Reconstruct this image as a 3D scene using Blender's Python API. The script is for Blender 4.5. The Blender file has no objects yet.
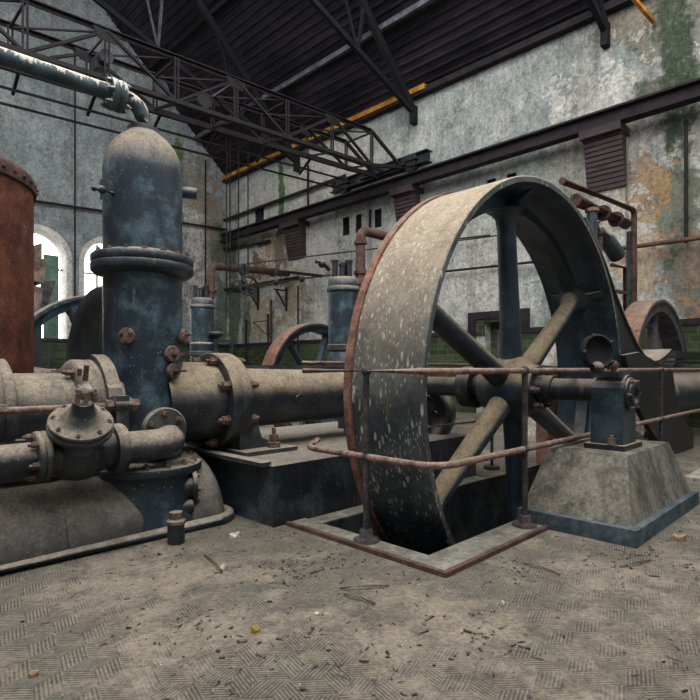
import bpy, bmesh, math, random
from mathutils import Vector, Matrix
R = math.radians
PI = math.pi
random.seed(7)
scn = bpy.context.scene
C = scn.collection

# ------------------------------------------------------------ camera, sky, exposure
cam_d = bpy.data.cameras.new('camera')
cam = bpy.data.objects.new('camera', cam_d); C.objects.link(cam)
cam.location = (0, 0, 1.15)
cam.rotation_euler = (R(90), 0, R(-45))
cam_d.sensor_width = 36
cam_d.lens = 36 * 540 / 700
cam_d.shift_y = 18 / 700
cam_d.clip_end = 200
scn.camera = cam

wd = bpy.data.worlds.new('sky'); scn.world = wd; wd.use_nodes = True
bgn = wd.node_tree.nodes['Background']
bgn.inputs[0].default_value = (0.98, 0.97, 0.97, 1)
bgn.inputs[1].default_value = 2.6

def area(name, loc, target, sx, sy, power, col):
    d = bpy.data.lights.new(name, 'AREA'); d.shape = 'RECTANGLE'; d.size = sx; d.size_y = sy
    d.energy = power; d.color = col
    o = bpy.data.objects.new(name, d); C.objects.link(o); o.location = loc
    o.rotation_euler = (Vector(target) - Vector(loc)).to_track_quat('-Z', 'Y').to_euler()
# added area light, out of view above the near bays, brightening from above
area('unseen_top_fill', (1.5, 3.5, 13.5), (5.0, 6.0, 0), 7, 12, 500, (1.0, 0.95, 0.88))

scn.view_settings.view_transform = 'Standard'
scn.view_settings.look = 'None'
scn.view_settings.gamma = 1
scn.view_settings.use_curve_mapping = False
scn.view_settings.exposure = 0.72

# ------------------------------------------------------------ places
S = 0.70710678
def at(px, py, x=None, y=None, z=None):
    r = (px - 350) / 540
    d = Vector((S * r + S, -S * r + S, (368 - py) / 540))
    t = x / d.x if x is not None else y / d.y if y is not None else (z - 1.15) / d.z
    return d * t + Vector((0, 0, 1.15))
XW, YW = 12.0, 19.08       # right-hand wall and end wall

# ------------------------------------------------------------ materials
class NT:
    def __init__(s, name):
        s.m = bpy.data.materials.new(name); s.m.use_nodes = True
        s.t = s.m.node_tree; s.n = s.t.nodes; s.l = s.t.links
        s.b = s.n['Principled BSDF']
        s.g = s.n.new('ShaderNodeNewGeometry')
        s.pos = s.g.outputs['Position']
    def put(s, sock, v):
        if isinstance(v, (int, float)): sock.default_value = v
        elif isinstance(v, tuple): sock.default_value = v if len(v) == len(sock.default_value) else (*v, 1)
        else: s.l.new(v, sock)
    def noise(s, scale, detail=4, rough=.6, vec=None, stretch=None, off=0):
        v = vec or s.pos
        if stretch or off:
            mp = s.n.new('ShaderNodeMapping'); s.l.new(v, mp.inputs[0])
            mp.inputs['Scale'].default_value = stretch or (1, 1, 1); mp.inputs['Location'].default_value = (off, off * 1.7, off * .6); v = mp.outputs[0]
        n = s.n.new('ShaderNodeTexNoise'); s.l.new(v, n.inputs['Vector'])
        n.inputs['Scale'].default_value = scale; n.inputs['Detail'].default_value = detail; n.inputs['Roughness'].default_value = rough
        return n.outputs['Fac']
    def voro(s, scale, vec=None, feat='F1'):
        n = s.n.new('ShaderNodeTexVoronoi'); n.feature = feat; s.l.new(vec or s.pos, n.inputs['Vector']); n.inputs['Scale'].default_value = scale
        return n.outputs['Distance']
    def ramp(s, v, lo, hi, a=0., b=1.):
        n = s.n.new('ShaderNodeMapRange'); n.interpolation_type = 'SMOOTHSTEP'
        s.put(n.inputs[0], v)
        for i, q in enumerate((lo, hi, a, b)): n.inputs[i + 1].default_value = q
        return n.outputs[0]
    def math(s, op, a, b=0.):
        n = s.n.new('ShaderNodeMath'); n.operation = op; s.put(n.inputs[0], a); s.put(n.inputs[1], b); return n.outputs[0]
    def vm(s, op, a, b=None, out=0):
        n = s.n.new('ShaderNodeVectorMath'); n.operation = op; s.put(n.inputs[0], a)
        if b is not None: s.put(n.inputs[1], b)
        return n.outputs[out]
    def mix(s, f, a, b, mode='MIX'):
        n = s.n.new('ShaderNodeMix'); n.data_type = 'RGBA'; n.blend_type = mode
        s.put(n.inputs[0], f); s.put(n.inputs[6], a if not isinstance(a, tuple) else (*a, 1)); s.put(n.inputs[7], b if not isinstance(b, tuple) else (*b, 1))
        return n.outputs[2]
    def sep(s, v):
        n = s.n.new('ShaderNodeSeparateXYZ'); s.l.new(v, n.inputs[0]); return n.outputs
    def grit(s, c, lo=.5, hi=1.25, sc=55.):
        g = s.math('ADD', s.math('MULTIPLY', s.noise(sc, 6, .8, off=61), .6), s.math('MULTIPLY', s.noise(sc * .16, 8, .8, off=63), .4))
        v = s.ramp(g, .36, .64, lo, hi); cb = s.n.new('ShaderNodeCombineColor')
        for i in range(3): s.l.new(v, cb.inputs[i])
        return s.mix(1., c, cb.outputs[0], 'MULTIPLY')
    def done(s, col, rough=.6, metal=0., bump=None, strength=.3, dist=.01, spec=None):
        s.put(s.b.inputs['Base Color'], col if not isinstance(col, tuple) else (*col, 1))
        s.put(s.b.inputs['Roughness'], rough); s.put(s.b.inputs['Metallic'], metal)
        if spec is not None: s.b.inputs['Specular IOR Level'].default_value = spec
        if bump is not None:
            n = s.n.new('ShaderNodeBump'); n.inputs['Strength'].default_value = strength; n.inputs['Distance'].default_value = dist
            s.put(n.inputs['Height'], bump); s.l.new(n.outputs[0], s.b.inputs['Normal'])
        return s.m

DUST = (.32, .27, .215)
def painted(name, col, light=None, dust=DUST, lo=.15, hi=.75, rust=.0, speck=.6, rough=.42, patch=3.0, noise_amt=.55):
    s = NT(name)
    light = light or tuple(min(1, c * 2.6 + .015) for c in col)
    n1 = s.noise(patch, 7, .68, off=3)
    c = s.mix(s.ramp(n1, .46, .64), col, light)
    if rust:
        c = s.mix(s.ramp(s.noise(5, 8, .7, off=11), .68 - rust * .3, .78 - rust * .3), c, (.22, .085, .04))
    drip = s.noise(18, 3, .6, stretch=(1, 1, .16), off=5)
    c = s.mix(s.ramp(drip, .62, .78, 0, .35), c, (.30, .29, .27))
    nz = s.sep(s.g.outputs['Normal'])[2]
    big = s.noise(4.5, 8, .72, off=20)
    f = s.math('ADD', nz, s.math('MULTIPLY', s.math('SUBTRACT', big, .5), noise_amt * 2))
    f = s.ramp(f, lo, hi)
    fine = s.noise(60, 4, .7)
    dcol = s.mix(fine, tuple(d * .55 for d in dust), tuple(min(1, d * 1.15) for d in dust))
    dcol = s.mix(s.ramp(s.noise(7, 9, .78, off=71), .50, .66, 0, .7), dcol, tuple(d * .36 for d in dust))
    c = s.mix(f, c, dcol)
    if speck:
        v = s.voro(34); keep = s.noise(2.6, 3, .6, off=31)
        m = s.math('MULTIPLY', s.ramp(v, .16, .10), s.ramp(keep, .5, .64))
        c = s.mix(s.math('MULTIPLY', m, speck), c, (.55, .52, .46))
    c = s.grit(c)
    r = s.ramp(f, 0, 1, rough, .95)
    return s.done(c, r, 0, s.math('ADD', fine, s.math('MULTIPLY', big, 2)), .35, .006, .5)

def rusty(name, col=(.26, .105, .06), dark=(.07, .035, .028), light=(.42, .22, .15), dusty=.0, scale=6):
    s = NT(name)
    c = s.mix(s.ramp(s.noise(scale, 8, .72), .35, .62), dark, col)
    c = s.mix(s.ramp(s.noise(scale * 3, 6, .7, off=4), .55, .75, 0, .8), c, light)
    c = s.mix(s.ramp(s.noise(22, 3, .6, stretch=(1, 1, .1), off=9), .5, .8, 0, .5), c, dark)
    if dusty:
        nz = s.sep(s.g.outputs['Normal'])[2]
        f = s.ramp(s.math('ADD', nz, s.noise(6, 6, .7, off=2)), 1.0, 1.5, 0, dusty)
        c = s.mix(f, c, DUST)
    fine = s.noise(70, 4, .7)
    c = s.grit(c)
    return s.done(c, .85, 0, fine, .4, .005, .3)

M = {}
M['blue'] = painted('blue_grey_paint', (.012, .022, .033), (.042, .07, .09), lo=.30, hi=.85)
M['blue_bright'] = painted('blue_paint', (.014, .027, .038), (.062, .105, .132), lo=.18, hi=.7, rust=.22, patch=4.5)
M['black'] = painted('black_iron', (.012, .014, .018), (.03, .038, .048), lo=.35, hi=.9, speck=.5)
M['black_clean'] = painted('black_sheet', (.008, .009, .011), (.016, .018, .022), lo=.2, hi=.7, speck=.25, rough=.55)
M['wheel_in'] = painted('wheel_blue', (.013, .025, .039), (.034, .060, .084), lo=.1, hi=.65, speck=.25, rough=.38, noise_amt=.25)
M['spoke'] = painted('spoke_paint', (.013, .024, .037), (.032, .055, .075), dust=(.30, .235, .15), lo=.05, hi=.45, speck=.2, rough=.4, noise_amt=.18)
M['dusty'] = painted('dusty_iron', (.020, .027, .034), (.06, .072, .08), dust=(.32, .27, .21), lo=-.1, hi=.6, rust=.1)
M['barrel'] = painted('barrel_iron', (.012, .018, .026), (.045, .055, .062), dust=(.36, .29, .20), lo=-.02, hi=.5, noise_amt=.22)
M['shaft'] = painted('shaft_iron', (.012, .016, .02), (.03, .034, .038), dust=(.22, .175, .125), lo=.2, hi=.9, speck=.2, noise_amt=.3)
M['tank'] = painted('tank_iron', (.035, .036, .036), (.12, .115, .105), dust=(.21, .185, .155), lo=.0, hi=.8, speck=.5)
M['pipe_rust'] = rusty('rusty_pipe', (.135, .072, .058), (.05, .03, .03), (.23, .14, .11))
M['rail'] = rusty('rail_rust', (.31, .20, .165), (.12, .075, .065), (.42, .29, .24), dusty=.5, scale=12)
M['postm'] = rusty('post_iron', (.085, .07, .07), (.025, .025, .03), (.22, .13, .10), scale=14)
M['rust_tank'] = rusty('rust_tank', (.235, .085, .05), (.085, .032, .025), (.42, .20, .11), scale=3)
M['rust_rim'] = rusty('rust_rim', (.30, .155, .11), (.12, .06, .045), (.46, .28, .2), dusty=.5, scale=8)
M['bolt'] = rusty('bolt_rust', (.20, .13, .10), (.05, .04, .04), (.34, .24, .18), dusty=.5, scale=20)
M['girder'] = rusty('girder_paint', (.022, .018, .019), (.010, .009, .011), (.055, .042, .042), scale=5)
M['runway'] = rusty('runway_paint', (.028, .020, .025), (.012, .009, .012), (.055, .040, .046), scale=4)
M['truss'] = rusty('truss_paint', (.012, .012, .016), (.006, .006, .009), (.03, .028, .034), scale=4)
M['truss_light'] = rusty('truss_light', (.12, .11, .125), (.05, .045, .055), (.2, .19, .21), scale=5)
M['purlin'] = rusty('purlin_paint', (.13, .14, .17), (.05, .05, .065), (.22, .23, .26), scale=3)

# tread of the great wheel: paint, sand-coloured dust, bird droppings
def tread():
    s = NT('tread_paint')
    c = s.mix(s.ramp(s.noise(3, 7, .7), .4, .7), (.022, .034, .042), (.085, .105, .11))
    c = s.mix(s.ramp(s.noise(14, 3, .6, stretch=(1, 1, .12), off=6), .60, .72, 0, .45), c, (.28, .22, .08))
    nz = s.sep(s.g.outputs['Normal'])[2]
    big = s.noise(3.2, 8, .7, off=20)
    f = s.ramp(s.math('ADD', nz, s.math('MULTIPLY', s.math('SUBTRACT', big, .5), .5)), -.12, .72)
    fine = s.noise(45, 5, .7)
    c = s.mix(f, c, s.mix(fine, (.25, .20, .145), (.47, .385, .28)))
    v = s.vm('MULTIPLY', s.pos, (1, 1, .30))
    v = s.vm('ADD', v, s.vm('MULTIPLY', s.noise(9, 2, .5), (.03, .03, .03)))
    d1 = s.math('MULTIPLY', s.ramp(s.voro(19, v), .26, .14), s.ramp(s.noise(2.2, 3, .6, off=8), .36, .5))
    d2 = s.math('MULTIPLY', s.ramp(s.voro(46, v), .26, .14), s.ramp(s.noise(5, 3, .6, off=18), .38, .5))
    d = s.math('MULTIPLY', s.math('MAXIMUM', d1, d2), .75)
    c = s.mix(d, c, (.56, .52, .43))
    c = s.grit(c, .6, 1.2, 30)
    return s.done(c, s.ramp(f, 0, 1, .5, .92), 0, fine, .35, .005)
M['tread'] = tread()

# plaster of the walls; patches live on the wall, at their own places. axis 1: wall along y, axis 0: wall along x
def plaster(name, axis, base_lo, base_hi, patches, calm=1.):
    s = NT(name)
    P_ = s.sep(s.pos); u, z = P_[axis], P_[2]
    big = s.noise(.55, 7, .62)
    c = s.mix(s.ramp(big, .38, .62), base_lo, base_hi)
    c = s.mix(s.ramp(s.noise(1.4, 8, .7, off=7), .50, .60, 0, .75 * calm), c, (.52, .53, .50))
    c = s.mix(s.ramp(s.noise(5, 3, .6, stretch=(1, 1, .12) , off=2), .5, .72, 0, .40), c, (.15, .17, .18))
    grime = s.noise(2.3, 9, .75, off=13)
    c = s.mix(s.ramp(grime, .56, .66, 0, .6 * calm), c, (.20, .185, .16))
    height = s.math('MULTIPLY', s.ramp(grime, .56, .60), -1.)
    wob = s.noise(1.6, 8, .72, off=21)
    wob2 = s.noise(3.5, 6, .7, off=41)
    for (cu, cz, ru, rz, col, hard, amt) in patches:
        du = s.math('DIVIDE', s.math('SUBTRACT', u, cu), ru); dz = s.math('DIVIDE', s.math('SUBTRACT', z, cz), rz)
        d = s.math('SQRT', s.math('ADD', s.math('MULTIPLY', du, du), s.math('MULTIPLY', dz, dz)))
        d = s.math('ADD', d, s.math('MULTIPLY', s.math('SUBTRACT', wob if hard > .2 else wob2, .5), 3.0 if hard > .2 else 6.0))
        m = s.ramp(d, 1 + hard * .5, 1 - hard * .5, 0, amt)
        tone = s.mix(s.noise(7, 6, .7, off=cu), tuple(q * .5 for q in col), tuple(min(1, q * 1.45) for q in col))
        c = s.mix(m, c, tone)
        if hard <= .2: height = s.math('ADD', height, s.math('MULTIPLY', m, -.8))
    c = s.mix(s.ramp(s.noise(2.2, 5, .7, stretch=(1, 1, .10), off=77), .50, .66, 0, .55), c, (.17, .17, .155))
    c = s.mix(s.math('MULTIPLY', s.ramp(s.noise(6, 9, .8, off=83), .53, .60), .6), c, (.22, .21, .185))
    c = s.mix(s.ramp(s.noise(28, 5, .7, off=3), .35, .65, 0, .3), c, (.14, .14, .13))
    crack = s.voro(1.1, s.vm('ADD', s.pos, s.vm('MULTIPLY', s.noise(2, 4, .7), (.8, .8, .8))), 'DISTANCE_TO_EDGE')
    cr = s.math('MULTIPLY', s.ramp(crack, .010, .002, 0, .55), s.ramp(s.noise(.9, 3, .6, off=51), .52, .60))
    c = s.mix(cr, c, (.07, .07, .07))
    c = s.grit(c, .55, 1.3, 12)
    h = s.math('ADD', height, s.math('MULTIPLY', s.noise(14, 6, .7), .7))
    return s.done(c, .93, 0, h, .6, .04, .2)
W_ = (.56, .55, .51); OC = (.34, .205, .09); GR = (.055, .085, .045); BK = (.24, .17, .12); GY = (.22, .21, .19); CR = (.52, .49, .42)
M['wall_r'] = plaster('plaster_right', 1, (.27, .315, .31), (.40, .44, .42), [
    (4.3, 4.9, 1.3, 1.6, CR, .3, .8), (2.2, 4.2, 1.6, 2.5, W_, .12, .85), (3.4, 8.1, .9, .9, (.25, .21, .155), .15, .9),
    (2.3, 7.2, 1.1, 2.2, GY, .3, .8), (4.4, 6.9, 1.1, .9, W_, .1, .9), (3.1, 6.6, .6, .8, W_, .1, .8),
    (2.98, 7.4, .34, 2.2, (.03, .055, .028), .5, .95), (3.2, 6.7, .7, .35, (.035, .06, .03), .5, .9), (2.95, 4.3, .4, 1.2, GR, .5, .8), (2.75, 3.0, .5, .8, GR, .5, .7),
    (3.5, 4.75, .35, .6, OC, .15, .9), (3.6, 3.3, .5, .7, (.45, .33, .2), .15, .8), (2.3, 3.1, .8, .9, BK, .15, .9), (2.2, 2.6, .5, .35, OC, .12, .8),
    (5.4, 5.2, 1.5, .8, (.30, .31, .27), .5, .7),
    (14.0, 4.2, 5.0, 2.2, (.60, .585, .54), .4, .85), (15.9, 5.4, .9, .9, OC, .12, .7), (17.0, 4.9, .5, .55, (.24, .12, .07), .1, .95),  # broad cream plaster patch, its paleness also standing in for window light
    (14.9, 3.6, .8, .9, OC, .12, .6), (12.5, 3.8, .45, .9, OC, .12, .8), (16.9, 3.0, .9, .6, OC, .15, .55), (15.6, 5.5, .25, 1.3, (.14, .11, .09), .12, .85),
    (14.0, 7.6, 3.4, .9, (.56, .55, .50), .3, .85), (17.2, 7.3, 1.5, .7, W_, .15, .8), (15.5, 7.4, .17, 1.35, (.05, .15, .025), .4, 1.),
    (18.6, 3.6, .5, 1.9, GR, .5, .9), (17.7, 2.7, .3, 1.2, GR, .5, .8), (18.8, 5.6, .4, 1.1, (.10, .11, .08), .4, .85),
    (10.5, 5.0, 3.2, 1.2, (.42, .44, .43), .6, .6), (9.0, 3.6, 3.4, 1.4, (.60, .59, .55), .5, .85)])
M['wall_e'] = plaster('plaster_end', 0, (.25, .30, .32), (.33, .385, .40), [
    (10.7, 5.8, 1.1, 2.6, (.25, .25, .22), .4, .8), (10.5, 6.6, .6, 1.4, W_, .12, .85), (10.8, 4.2, .6, 1.1, W_, .12, .85),
    (11.7, 6.0, .45, 1.0, GR, .5, .85), (11.75, 3.4, .35, 1.5, GR, .5, .8), (9.9, 8.2, .18, 1.5, (.05, .14, .02), .4, .9), (10.6, 8.3, .7, 1.0, (.28, .25, .19), .2, .8),
    (11.4, 7.2, .35, 1.2, BK, .2, .6)], .35)

def green_tile():
    s = NT('green_tile')
    P_ = s.sep(s.pos)
    cb = s.n.new('ShaderNodeCombineXYZ'); s.l.new(s.math('ADD', P_[0], P_[1]), cb.inputs[0]); s.l.new(P_[2], cb.inputs[1])
    b = s.n.new('ShaderNodeTexBrick'); s.l.new(cb.outputs[0], b.inputs[0])
    b.inputs['Scale'].default_value = 1; b.inputs['Brick Width'].default_value = .30; b.inputs['Row Height'].default_value = .15
    b.inputs['Mortar Size'].default_value = .010
    b.inputs['Color1'].default_value = (.028, .046, .018, 1); b.inputs['Color2'].default_value = (.055, .085, .033, 1); b.inputs['Mortar'].default_value = (.10, .10, .075, 1)
    c = s.mix(s.ramp(s.noise(1.5, 6, .7), .4, .7, 0, .75), b.outputs[0], (.025, .030, .018))
    return s.done(c, .25, 0, b.outputs['Fac'], .4, -.01)
M['tile'] = green_tile()

def floor_mat():
    s = NT('ribbed_floor_tiles')
    a = .20
    r = (a, a * 1.7320508, 1)
    p = s.vm('MULTIPLY', s.pos, (1, 1, 0))
    rot = s.n.new('ShaderNodeMapping'); s.l.new(p, rot.inputs[0]); rot.inputs['Rotation'].default_value = (0, 0, R(12)); p = rot.outputs[0]
    p = s.vm('ADD', p, (a * 500, r[1] * 500, 0))
    h = (r[0] / 2, r[1] / 2, .5)
    A = s.vm('SUBTRACT', s.vm('MODULO', p, r), (h[0], h[1], 0))
    B = s.vm('SUBTRACT', s.vm('MODULO', s.vm('SUBTRACT', p, (h[0], h[1], 0)), r), (h[0], h[1], 0))
    la, lb = s.vm('LENGTH', A, out='Value'), s.vm('LENGTH', B, out='Value')
    sel = s.math('LESS_THAN', la, lb)
    mx = s.n.new('ShaderNodeMix'); mx.data_type = 'VECTOR'; s.l.new(sel, mx.inputs[0]); s.l.new(B, mx.inputs[4]); s.l.new(A, mx.inputs[5])
    g = s.sep(mx.outputs[1])
    ang = s.math('ARCTAN2', g[1], g[0])
    k = s.math('FLOOR', s.math('DIVIDE', s.math('ADD', ang, PI + PI / 6 + 2 * PI), 2 * PI / 3))
    th = s.math('ADD', s.math('MULTIPLY', k, 2 * PI / 3), PI / 2 - PI / 6)
    dt = s.math('ADD', s.math('MULTIPLY', g[0], s.math('COSINE', th)), s.math('MULTIPLY', g[1], s.math('SINE', th)))
    wave = s.math('SINE', s.math('MULTIPLY', dt, 2 * PI / .0145))
    dirt = s.noise(1.1, 8, .68)
    dirt2 = s.noise(5, 9, .75, off=4)
    cov = s.ramp(s.math('ADD', dirt, s.math('MULTIPLY', dirt2, .6)), .74, .92)     # 1 = buried under dust
    base = s.mix(dirt2, (.125, .112, .09), (.25, .22, .175))
    groove = s.ramp(wave, -.7, .3, .38, 1.0)
    cb = s.n.new('ShaderNodeCombineColor')
    for i in range(3): s.l.new(groove, cb.inputs[i])
    tile = s.mix(1, base, cb.outputs[0], 'MULTIPLY')
    tone = s.math('FRACT', s.math('MULTIPLY', k, .37))
    tile = s.mix(s.math('MULTIPLY', tone, .35), tile, (.10, .10, .095))
    dust = s.mix(s.noise(40, 5, .7), (.14, .12, .092), (.30, .255, .20))
    c = s.mix(s.math('MULTIPLY', cov, .85), tile, dust)
    c = s.mix(s.ramp(s.noise(3.1, 9, .8, off=9), .54, .70, 0, .8), c, (.075, .068, .058))
    c = s.mix(s.ramp(s.voro(60), .14, .08, 0, .55), c, (.06, .055, .05))
    c = s.mix(s.math('MULTIPLY', s.ramp(s.voro(26), .10, .06, 0, .8), s.ramp(s.noise(4, 3, .6, off=6), .55, .6)), c, (.5, .48, .44))
    c = s.grit(c, .55, 1.3, 40)
    hgt = s.math('ADD', s.math('MULTIPLY', wave, s.math('SUBTRACT', 1., cov)), s.math('MULTIPLY', dirt2, 3))
    return s.done(c, .9, 0, hgt, .45, .006, .2)
M['floor'] = floor_mat()

def simple(name, lo, hi, scale=6, rough=.9, bump=.4, stretch=None, dist=.01):
    s = NT(name); n = s.noise(scale, 8, .7, stretch=stretch)
    c = s.mix(s.ramp(n, .35, .65), lo, hi); f = s.noise(scale * 8, 5, .7)
    c = s.mix(s.ramp(f, .4, .75, 0, .35), c, tuple(q * .4 for q in lo))
    c = s.grit(c, .55, 1.3, 24)
    return s.done(c, rough, 0, s.math('ADD', n, f), bump, dist, .25)
M['concrete'] = simple('concrete', (.07, .068, .058), (.215, .20, .165), 5, stretch=(1, 1, .3))
M['concrete_blue'] = simple('blue_painted_concrete', (.035, .055, .07), (.11, .14, .15), 5)
M['block'] = painted('block_paint', (.012, .018, .025), (.06, .08, .09), dust=(.27, .24, .195), lo=.2, hi=.8, speck=.5, patch=2.2)
M['kerb'] = simple('kerb_concrete', (.13, .125, .105), (.27, .25, .21), 6)
M['pit'] = simple('pit_wall', (.012, .016, .022), (.05, .055, .06), 3)
M['corbel_brick'] = None
M['orange'] = simple('orange_board', (.28, .11, .02), (.55, .26, .05), 3)
M['roofsheet'] = None
M['white_trim'] = simple('white_reveal', (.55, .54, .50), (.75, .73, .69), 4)
M['shutter'] = simple('green_shutter', (.09, .16, .13), (.19, .30, .23), 2)
M['stone'] = simple('stone', (.25, .23, .19), (.45, .42, .36), 7)
M['gland'] = simple('crusted_gland', (.10, .085, .075), (.50, .46, .42), 22, dist=.02)
M['leaf'] = simple('dry_leaf', (.24, .15, .09), (.48, .36, .26), 20)
M['paper'] = simple('pale_paper', (.42, .38, .32), (.62, .58, .5), 20)
M['twig'] = simple('twig', (.07, .05, .035), (.2, .16, .12), 20)
M['litter'] = simple('litter', (.035, .03, .026), (.26, .23, .19), 30)
M['green_glass'] = simple('green_shard', (.03, .08, .03), (.05, .14, .05), 20)
M['yellow'] = simple('yellow_wrap', (.35, .25, .04), (.5, .38, .1), 20)
M['brown_machine'] = simple('brown_machine', (.10, .075, .065), (.28, .21, .18), 4)
def brickm():
    s = NT('dark_brick'); P_ = s.sep(s.pos)
    cb = s.n.new('ShaderNodeCombineXYZ'); s.l.new(s.math('ADD', P_[0], P_[1]), cb.inputs[0]); s.l.new(P_[2], cb.inputs[1])
    b = s.n.new('ShaderNodeTexBrick'); s.l.new(cb.outputs[0], b.inputs[0]); b.inputs['Scale'].default_value = 1
    b.inputs['Brick Width'].default_value = .26; b.inputs['Row Height'].default_value = .09; b.inputs['Mortar Size'].default_value = .008
    b.inputs['Color1'].default_value = (.022, .013, .017, 1); b.inputs['Color2'].default_value = (.045, .026, .031, 1); b.inputs['Mortar'].default_value = (.02, .014, .016, 1)
    c = s.mix(s.ramp(s.noise(4, 6, .7), .55, .75, 0, .5), b.outputs[0], (.16, .07, .05))
    return s.done(c, .8, 0, b.outputs['Fac'], .3, -.01)
M['corbel_brick'] = brickm()
def roofm():
    s = NT('roof_sheet')
    P_ = s.sep(s.pos)
    c = s.mix(s.ramp(s.noise(1.2, 7, .7, stretch=(1, .3, 1)), .4, .7), (.008, .0075, .011), (.036, .031, .038))
    c = s.mix(s.ramp(s.noise(5, 6, .7, stretch=(1, .5, 1), off=5), .70, .76, 0, .75), c, (.22, .09, .025))
    return s.done(c, .6, 0, s.noise(20), .2, .01, .3)
M['roofsheet'] = roofm()

# ------------------------------------------------------------ mesh builder
def frame(d):
    d = Vector(d).normalized()
    a = Vector((0, 0, 1)) if abs(d.z) < .95 else Vector((1, 0, 0))
    u = d.cross(a).normalized(); v = u.cross(d).normalized()
    return d, u, v
class MB:
    def __init__(s): s.v = []; s.f = []; s.sm = []
    def add(s, vs, fs, smooth=False):
        o = len(s.v); s.v += [Vector(q) for q in vs]
        for f in fs: s.f.append([i + o for i in f]); s.sm.append(smooth)
        return s
    def box(s, c, d, rz=0, taper=None):
        x, y, z = d[0] / 2, d[1] / 2, d[2] / 2; m = Matrix.Rotation(rz, 3, 'Z'); t = taper or 1
        vs = [m @ Vector((i * x * (t if k > 0 else 1), j * y * (t if k > 0 else 1), k * z)) + Vector(c) for k in (-1, 1) for j in (-1, 1) for i in (-1, 1)]
        return s.add(vs, [(0, 2, 3, 1), (4, 5, 7, 6), (0, 1, 5, 4), (2, 6, 7, 3), (0, 4, 6, 2), (1, 3, 7, 5)])
    def b2(s, a, b): return s.box([(a[i] + b[i]) / 2 for i in range(3)], [abs(b[i] - a[i]) for i in range(3)])
    def bar(s, a, b, w, h=None):
        h = h or w; a, b = Vector(a), Vector(b); d, u, v = frame(b - a)
        vs = [p + u * i * w / 2 + v * j * h / 2 for p in (a, b) for j in (-1, 1) for i in (-1, 1)]
        return s.add(vs, [(0, 2, 3, 1), (4, 5, 7, 6), (0, 1, 5, 4), (2, 6, 7, 3), (0, 4, 6, 2), (1, 3, 7, 5)])
    def angle(s, a, b, w, t=.012):
        "an L-shaped rolled section"
        a, b = Vector(a), Vector(b); d, u, v = frame(b - a)
        s.bar(a + v * w / 2, b + v * w / 2, w, t); return s.bar(a + u * w / 2, b + u * w / 2, t, w)
    def ibeam(s, a, b, w, h, t=.02):
        a, b = Vector(a), Vector(b); d, u, v = frame(b - a)
        s.bar(a + v * (h - t) / 2, b + v * (h - t) / 2, w, t); s.bar(a - v * (h - t) / 2, b - v * (h - t) / 2, w, t)
        return s.bar(a, b, t, h - 2 * t)
    def lathe(s, base, axis, prof, n=32, a0=0, a1=2 * PI, smooth=True, ell=1.):
        "prof: (radius, distance along axis); a sharp corner is a repeated point"
        base = Vector(base); d, u, v = frame(axis); full = abs(a1 - a0) >= 2 * PI - 1e-6
        k = n if full else n + 1; o = len(s.v)
        for (r, h) in prof:
            for i in range(k):
                a = a0 + (a1 - a0) * i / n
                s.v.append(base + d * h + (u * math.cos(a) * ell + v * math.sin(a)) * r)
        for j in range(len(prof) - 1):
            if prof[j] == prof[j + 1]: continue
            for i in range(n):
                i2 = (i + 1) % k
                s.f.append([o + j * k + i, o + j * k + i2, o + (j + 1) * k + i2, o + (j + 1) * k + i]); s.sm.append(smooth)
        return s
    def cyl(s, a, b, r, r2=None, n=20, cap=True, bev=0):
        a, b = Vector(a), Vector(b); L = (b - a).length; r2 = r if r2 is None else r2
        pr = []
        e = bev
        if cap: pr += [(0, 0), (r - e, 0)]
        if e: pr += [(r - e, 0), (r, e), (r, e), (r2, L - e), (r2, L - e), (r2 - e, L)]
        else: pr += [(r, 0), (r, 0), (r2, L), (r2, L)] if cap else [(r, 0), (r2, L)]
        if cap: pr += [(r2 - e, L), (0, L)] if e else [(0, L)]
        if cap and not e: pr = [(0, 0), (r, 0), (r, 0), (r2, L), (r2, L), (0, L)]
        return s.lathe(a, b - a, pr, n)
    def tube(s, pts, r, n=14, cap=True, closed=False):
        pts = [Vector(p) for p in pts]; o = len(s.v); N = len(pts); up = None
        rr = r if isinstance(r, (list, tuple)) else [r] * N
        for i, p in enumerate(pts):
            if closed: t = pts[(i + 1) % N] - pts[i - 1]
            else: t = pts[min(i + 1, N - 1)] - pts[max(i - 1, 0)]
            t.normalize()
            if up is None: _, u, v = frame(t)
            else:
                u = (up - t * up.dot(t)).normalized(); v = t.cross(u)
            up = u
            for k in range(n):
                a = 2 * PI * k / n; s.v.append(p + (u * math.cos(a) + v * math.sin(a)) * rr[i])
        for i in range(N if closed else N - 1):
            for k in range(n):
                j = (i + 1) % N
                s.f.append([o + i * n + k, o + i * n + (k + 1) % n, o + j * n + (k + 1) % n, o + j * n + k]); s.sm.append(True)
        if cap and not closed:
            s.f.append([o + k for k in range(n)][::-1]); s.sm.append(False)
            s.f.append([o + (N - 1) * n + k for k in range(n)]); s.sm.append(False)
        return s
    def sphere(s, c, r, n=14, sq=(1, 1, 1)):
        pr = [(max(1e-4, r * math.sin(PI * i / n)), -r * math.cos(PI * i / n)) for i in range(n + 1)]
        o = len(s.v); s.lathe((0, 0, 0), (0, 0, 1), pr, n * 2)
        for i in range(o, len(s.v)): q = s.v[i]; s.v[i] = Vector((q.x * sq[0], q.y * sq[1], q.z * sq[2])) + Vector(c)
        return s
    def prism(s, poly, y0, y1, plane='xz'):
        "poly in the plane, swept along the third axis"
        f = {'xz': lambda a, b, c: (a, c, b), 'yz': lambda a, b, c: (c, a, b), 'xy': lambda a, b, c: (a, b, c)}[plane]
        n = len(poly)
        return s.add([f(a, b, c) for c in (y0, y1) for a, b in poly], [list(range(n))[::-1], [n + i for i in range(n)]] + [(i, (i + 1) % n, n + (i + 1) % n, n + i) for i in range(n)])
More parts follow.
